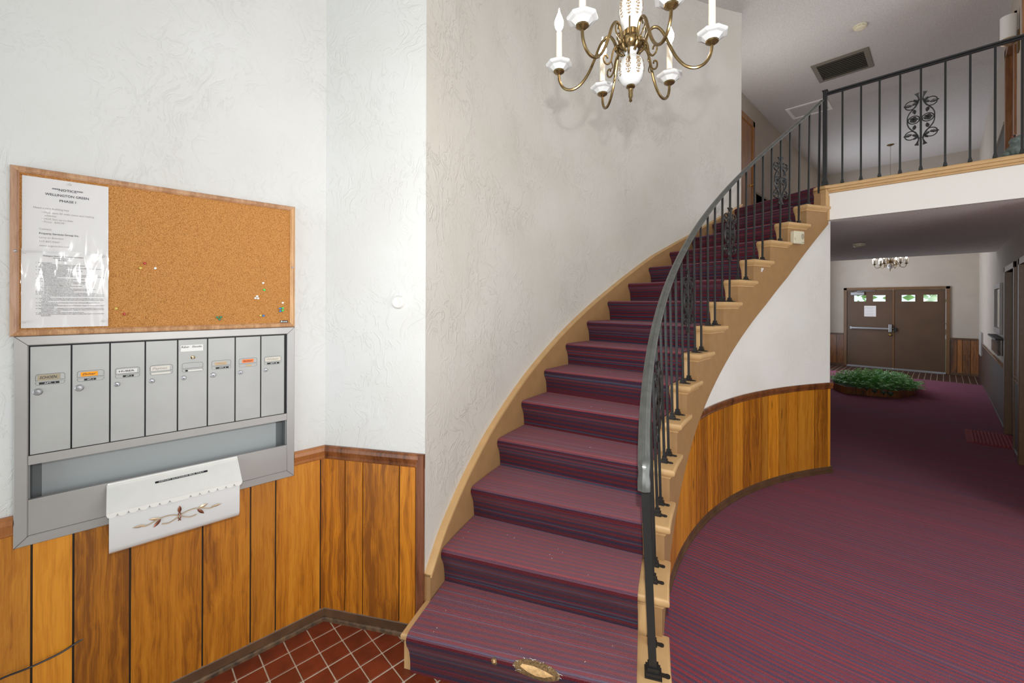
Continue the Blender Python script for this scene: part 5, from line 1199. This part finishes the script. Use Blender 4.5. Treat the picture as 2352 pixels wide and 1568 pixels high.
d3 = bpy.data.objects['door_3']; MB().lathe((XR + .10, 7.52, .98), [(.03, 0), (.012, .01), (.012, .03), (.027, .045), (.018, .06)], 14, axis=(-1, 0, 0)).build('knob', M_goldm, d3, smooth=True)
structure(MB().box(XR + .14, XR + .16, 5.5, 8.6, 0, 2.2), 'wall_door_backing', M_door)
mr = thing('wall_mirror', 'tall narrow white framed mirror on the right hall wall', 'mirror', (XR, 9.3, 1.27))
for a in ((8.86, 8.93, 1.27, 1.98), (9.78, 9.85, 1.27, 1.98), (8.93, 9.78, 1.91, 1.98), (8.93, 9.78, 1.27, 1.34)): MB().box(XR - .03, XR, *a).build('frame_side', simple('pale_frame', (.42, .38, .36), .4), mr, bevel=.004)
MB().box(XR - .012, XR, 8.93, 9.78, 1.34, 1.91).build('mirror_glass', M_mirror, mr)
bh = thing('leaflet_holder', 'clear acrylic leaflet box under the hall mirror', 'leaflet holder', (XR, 9.0, .99))
m = MB().box(XR - .06, XR - .057, 8.62, 9.75, .99, 1.20).box(XR - .06, XR, 8.62, 9.75, .99, .993).box(XR - .06, XR, 8.62, 8.623, .99, 1.20).box(XR - .06, XR, 9.747, 9.75, .99, 1.20); m.build('holder_box', M_clearplastic, bh)
MB().box(XR - .085, XR, 8.55, 9.95, 1.20, 1.222).build('holder_ledge', M_dark, bh)
pn = MB().box(XR - .035, XR, 13.05, 13.65, .60, 1.09); pn.build('wall_heater', simple('pale_metal', (.4, .38, .36), .4), None, 'pale upright wall panel at the far end of the right hall wall', 'heater', bevel=.006)
# ribbed mat in front of the side door
mt = thing('door_mat', 'ribbed dark red rubber mat before the side doorway', 'mat', (.37, 7.92, 0))
MB().box(.195, XR + .04, 7.53, 8.31, .0, .006).build('mat_base', M_mat, mt, bevel=.002)
for i in range(11): MB().box(.245 + .031 * i, .245 + .031 * i + .016, 7.57, 8.27, .006, .012).build('mat_rib', M_mat, mt, bevel=.003)

# ------------------------------------------------------------------ planter
pl = thing('planter', 'low octagonal wood clad planter with fern on the purple hall carpet', 'planter', (-.87, 10.6, 0))
pout = ccw([(-1.50, 10.25), (-1.27, 9.90), (-.56, 10.12), (-.36, 10.75), (-.40, 11.55), (-.75, 11.75), (-1.35, 11.6), (-1.58, 11.0)])
PH = .135
m = MB(); n = len(pout); inn = inset(pout, .02); vs = [(p[0], p[1], 0) for p in pout] + [(p[0], p[1], PH) for p in pout] + [(p[0], p[1], PH) for p in inn] + [(p[0], p[1], .08) for p in inn]
fs = []
for i in range(n): j = (i + 1) % n; fs += [(i, j, n + j, n + i), (n + i, n + j, 2 * n + j, 2 * n + i), (2 * n + i, 2 * n + j, 3 * n + j, 3 * n + i)]
m.add(vs, fs); m.build('planter_box', M_groove, pl)
for i in range(n):
    a, b = Vector(pout[i]), Vector(pout[(i + 1) % n]); L_ = (b - a).length; k_ = max(1, round(L_ / .15)); d = (b - a).normalized(); nn = Vector((d.y, -d.x))
    for j in range(k_):
        s0, s1 = a + d * (L_ * j / k_ + .003), a + d * (L_ * (j + 1) / k_ - .003)
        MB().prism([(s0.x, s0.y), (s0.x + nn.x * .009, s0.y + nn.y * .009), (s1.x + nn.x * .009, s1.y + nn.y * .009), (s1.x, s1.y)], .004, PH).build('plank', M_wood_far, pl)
m = MB(); m.prism([(p[0], p[1]) for p in inn], .07, .085); m.build('soil', M_soil, pl)
rr = random.Random(11); m = MB()
cxp, cyp = -.95, 10.80
for i in range(330):
    while True:
        u, v = rr.uniform(-.60, .58), rr.uniform(-.78, .84)
        if (u / .58) ** 2 + (v / .82) ** 2 < 1: break
    q2 = (u / .58) ** 2 + (v / .82) ** 2
    b = V(cxp + u, cyp + v, .08); a = math.atan2(v, u) + rr.uniform(-1.2, 1.2); L_ = rr.uniform(.12, .24); h_ = rr.uniform(.16, .36) * (1.15 - .6 * q2)
    d = V(cos(a), sin(a), 0); K = 9; pts = [b + d * L_ * t + V(0, 0, h_ * (2.0 * t - 1.3 * t * t)) for t in [q / K for q in range(K + 1)]]; s = V(-d.y, d.x, 0)
    for q in range(2, K):
        w_ = .060 * (1 - ((q - 1) / K) ** 1.3) + .012; dd = (pts[q + 1] - pts[q]).normalized()
        for sg in (-1, 1):
            p = pts[q]; tip = p + s * sg * w_ + dd * .026 + V(0, 0, rr.uniform(-.02, .005)); mid = p.lerp(tip, .45)
            m.add([p - dd * .004, mid - dd * .011, tip, mid + dd * .012], [(0, 1, 2, 3)])
    m.tube([pts[0], pts[3], pts[6], pts[9]], .0022, 3)
m.build('foliage', M_leaf, pl)['kind'] = 'stuff'
for (x_, y_, z_, s_) in ((-.75, 10.03, .085, .10), (-.87, 9.99, .10, .10), (-.66, 10.06, .075, .11), (-.97, 9.97, .13, .08)):
    m = MB(); pr = [(0, .5), (-.28, .28), (-.5, .35), (-.32, .02), (-.42, -.2), (-.12, -.14), (0, -.55), (.12, -.14), (.42, -.2), (.32, .02), (.5, .35), (.28, .28)]
    m.add([(x_ + u * s_, y_ - .01 - .02 * abs(u), z_ + v * s_) for u, v in pr] + [(x_, y_ - .02, z_)], [(12, i, (i + 1) % 12) for i in range(12)]); m.build('leaf', M_leaf2, pl)

# ------------------------------------------------------------------ upper hall
structure(MB().box(XH, XH + .012, 8.55, 12.0, SLAB, 3.70), 'trim_15', M_far)
up_w = MB().box(XH, XH + .012, 8.47, 9.95, SLAB + .05, 3.70); up_w.build('wainscot_panel', M_upwood, whl)
structure(MB().box(XH, XH + .022, 8.47, 9.95, 3.70, 3.735), 'trim_16', simple('olive_rail', (.17, .14, .07), .4))
casing('trim_17', [(XH, XH + .03, 8.32, 8.42, SLAB, 4.97), (XH, XH + .03, 7.30, 7.40, SLAB, 4.97), (XH, XH + .03, 7.30, 8.42, 4.87, 4.97)], M_upwood)
structure(MB().box(XH + .001, XH + .01, 7.40, 8.32, SLAB, 4.87), 'door_5', M_upwood)
m = MB(); m.lathe((XH + .01, 8.24, 3.80), [(.025, 0), (.010, .01), (.010, .03), (.024, .045), (.015, .058)], 14, axis=(1, 0, 0)); m.build('knob', M_goldm, bpy.data.objects['door_5'], smooth=True)
structure(MB().box(XR - .012, XR, 8.46, 9.9, SLAB + .27, 4.0 - .35 + .40), 'trim_18', simple('upper_wainscot_shaded', (.035, .03, .028), .5))  # wainscot in near black, its shade put into the colour
structure(MB().box(XR - .03, XR, 8.46, 9.9, 4.05, 4.085), 'trim_19', simple('upper_rail_pale', (.40, .34, .24), .4))
casing('trim_20', [(XR - .02, XR + .16, 8.335, 8.45, SLAB, 5.0), (XR - .02, XR + .16, 7.35, 7.465, SLAB, 5.0), (XR - .02, XR + .16, 7.35, 8.45, 4.885, 5.0)], M_upwood)
structure(MB().box(XR + .10, XR + .14, 7.45, 8.35, SLAB, 4.9), 'door_6', M_upwood)
casing('trim_21', [(XR - .02, XR, 6.61, 6.69, SLAB, 5.0)], M_upwood)
sn = thing('wall_sconce', 'wall sconce with white cylinder shade high beside the upper door', 'wall lamp', (XR, 7.15, 4.45))
m = MB(); m.lathe((XR - .075, 7.12, 4.60), [(.065, 0), (.065, .25), (.062, .25), (.062, 0)], 24); m.build('lamp_shade', simple('shade_white', (.75, .73, .71), .6), sn, smooth=True)
m = MB(); m.lathe((XR - .075, 7.12, 4.545), [(.012, -.02), (.05, 0), (.072, .03), (.070, .055), (.02, .058)], 20); m.box(XR - .075, XR, 7.11, 7.13, 4.53, 4.55); m.build('sconce_bowl', simple('old_gold', (.45, .33, .2), .35, metal=.6), sn, smooth=True)
m = MB(); m.box(XR - .015, XR, 7.07, 7.17, 4.44, 4.66); m.build('wall_plate', M_brass, sn)

# ------------------------------------------------------------------ outside greenery seen through the door panes
hd = MB(); rg = random.Random(2)
for i in range(900):
    c = V(rg.uniform(-4.5, 3), rg.uniform(19, 21), rg.uniform(.2, 4.2)); a = rg.uniform(0, 6.28); s = rg.uniform(.08, .2); n_ = V(cos(a), sin(a), rg.uniform(-.5, .8)).normalized(); t = n_.cross(V(0, 0, 1)).normalized(); b = n_.cross(t)
    hd.add([c + t * s, c + b * s * .6, c - t * s, c - b * s * .6], [(0, 1, 2, 3)])
hd.build('garden_hedge', simple('hedge_green', (.30, .48, .14), .6, noise=.4, nscale=3), None, 'sunlit green hedge outside beyond the far door panes', 'hedge', kind='stuff')
structure(MB().box(-8, 6, 14.7, 30, -.2, -.05), 'ground_outside', simple('lawn', (.15, .25, .07), .9))
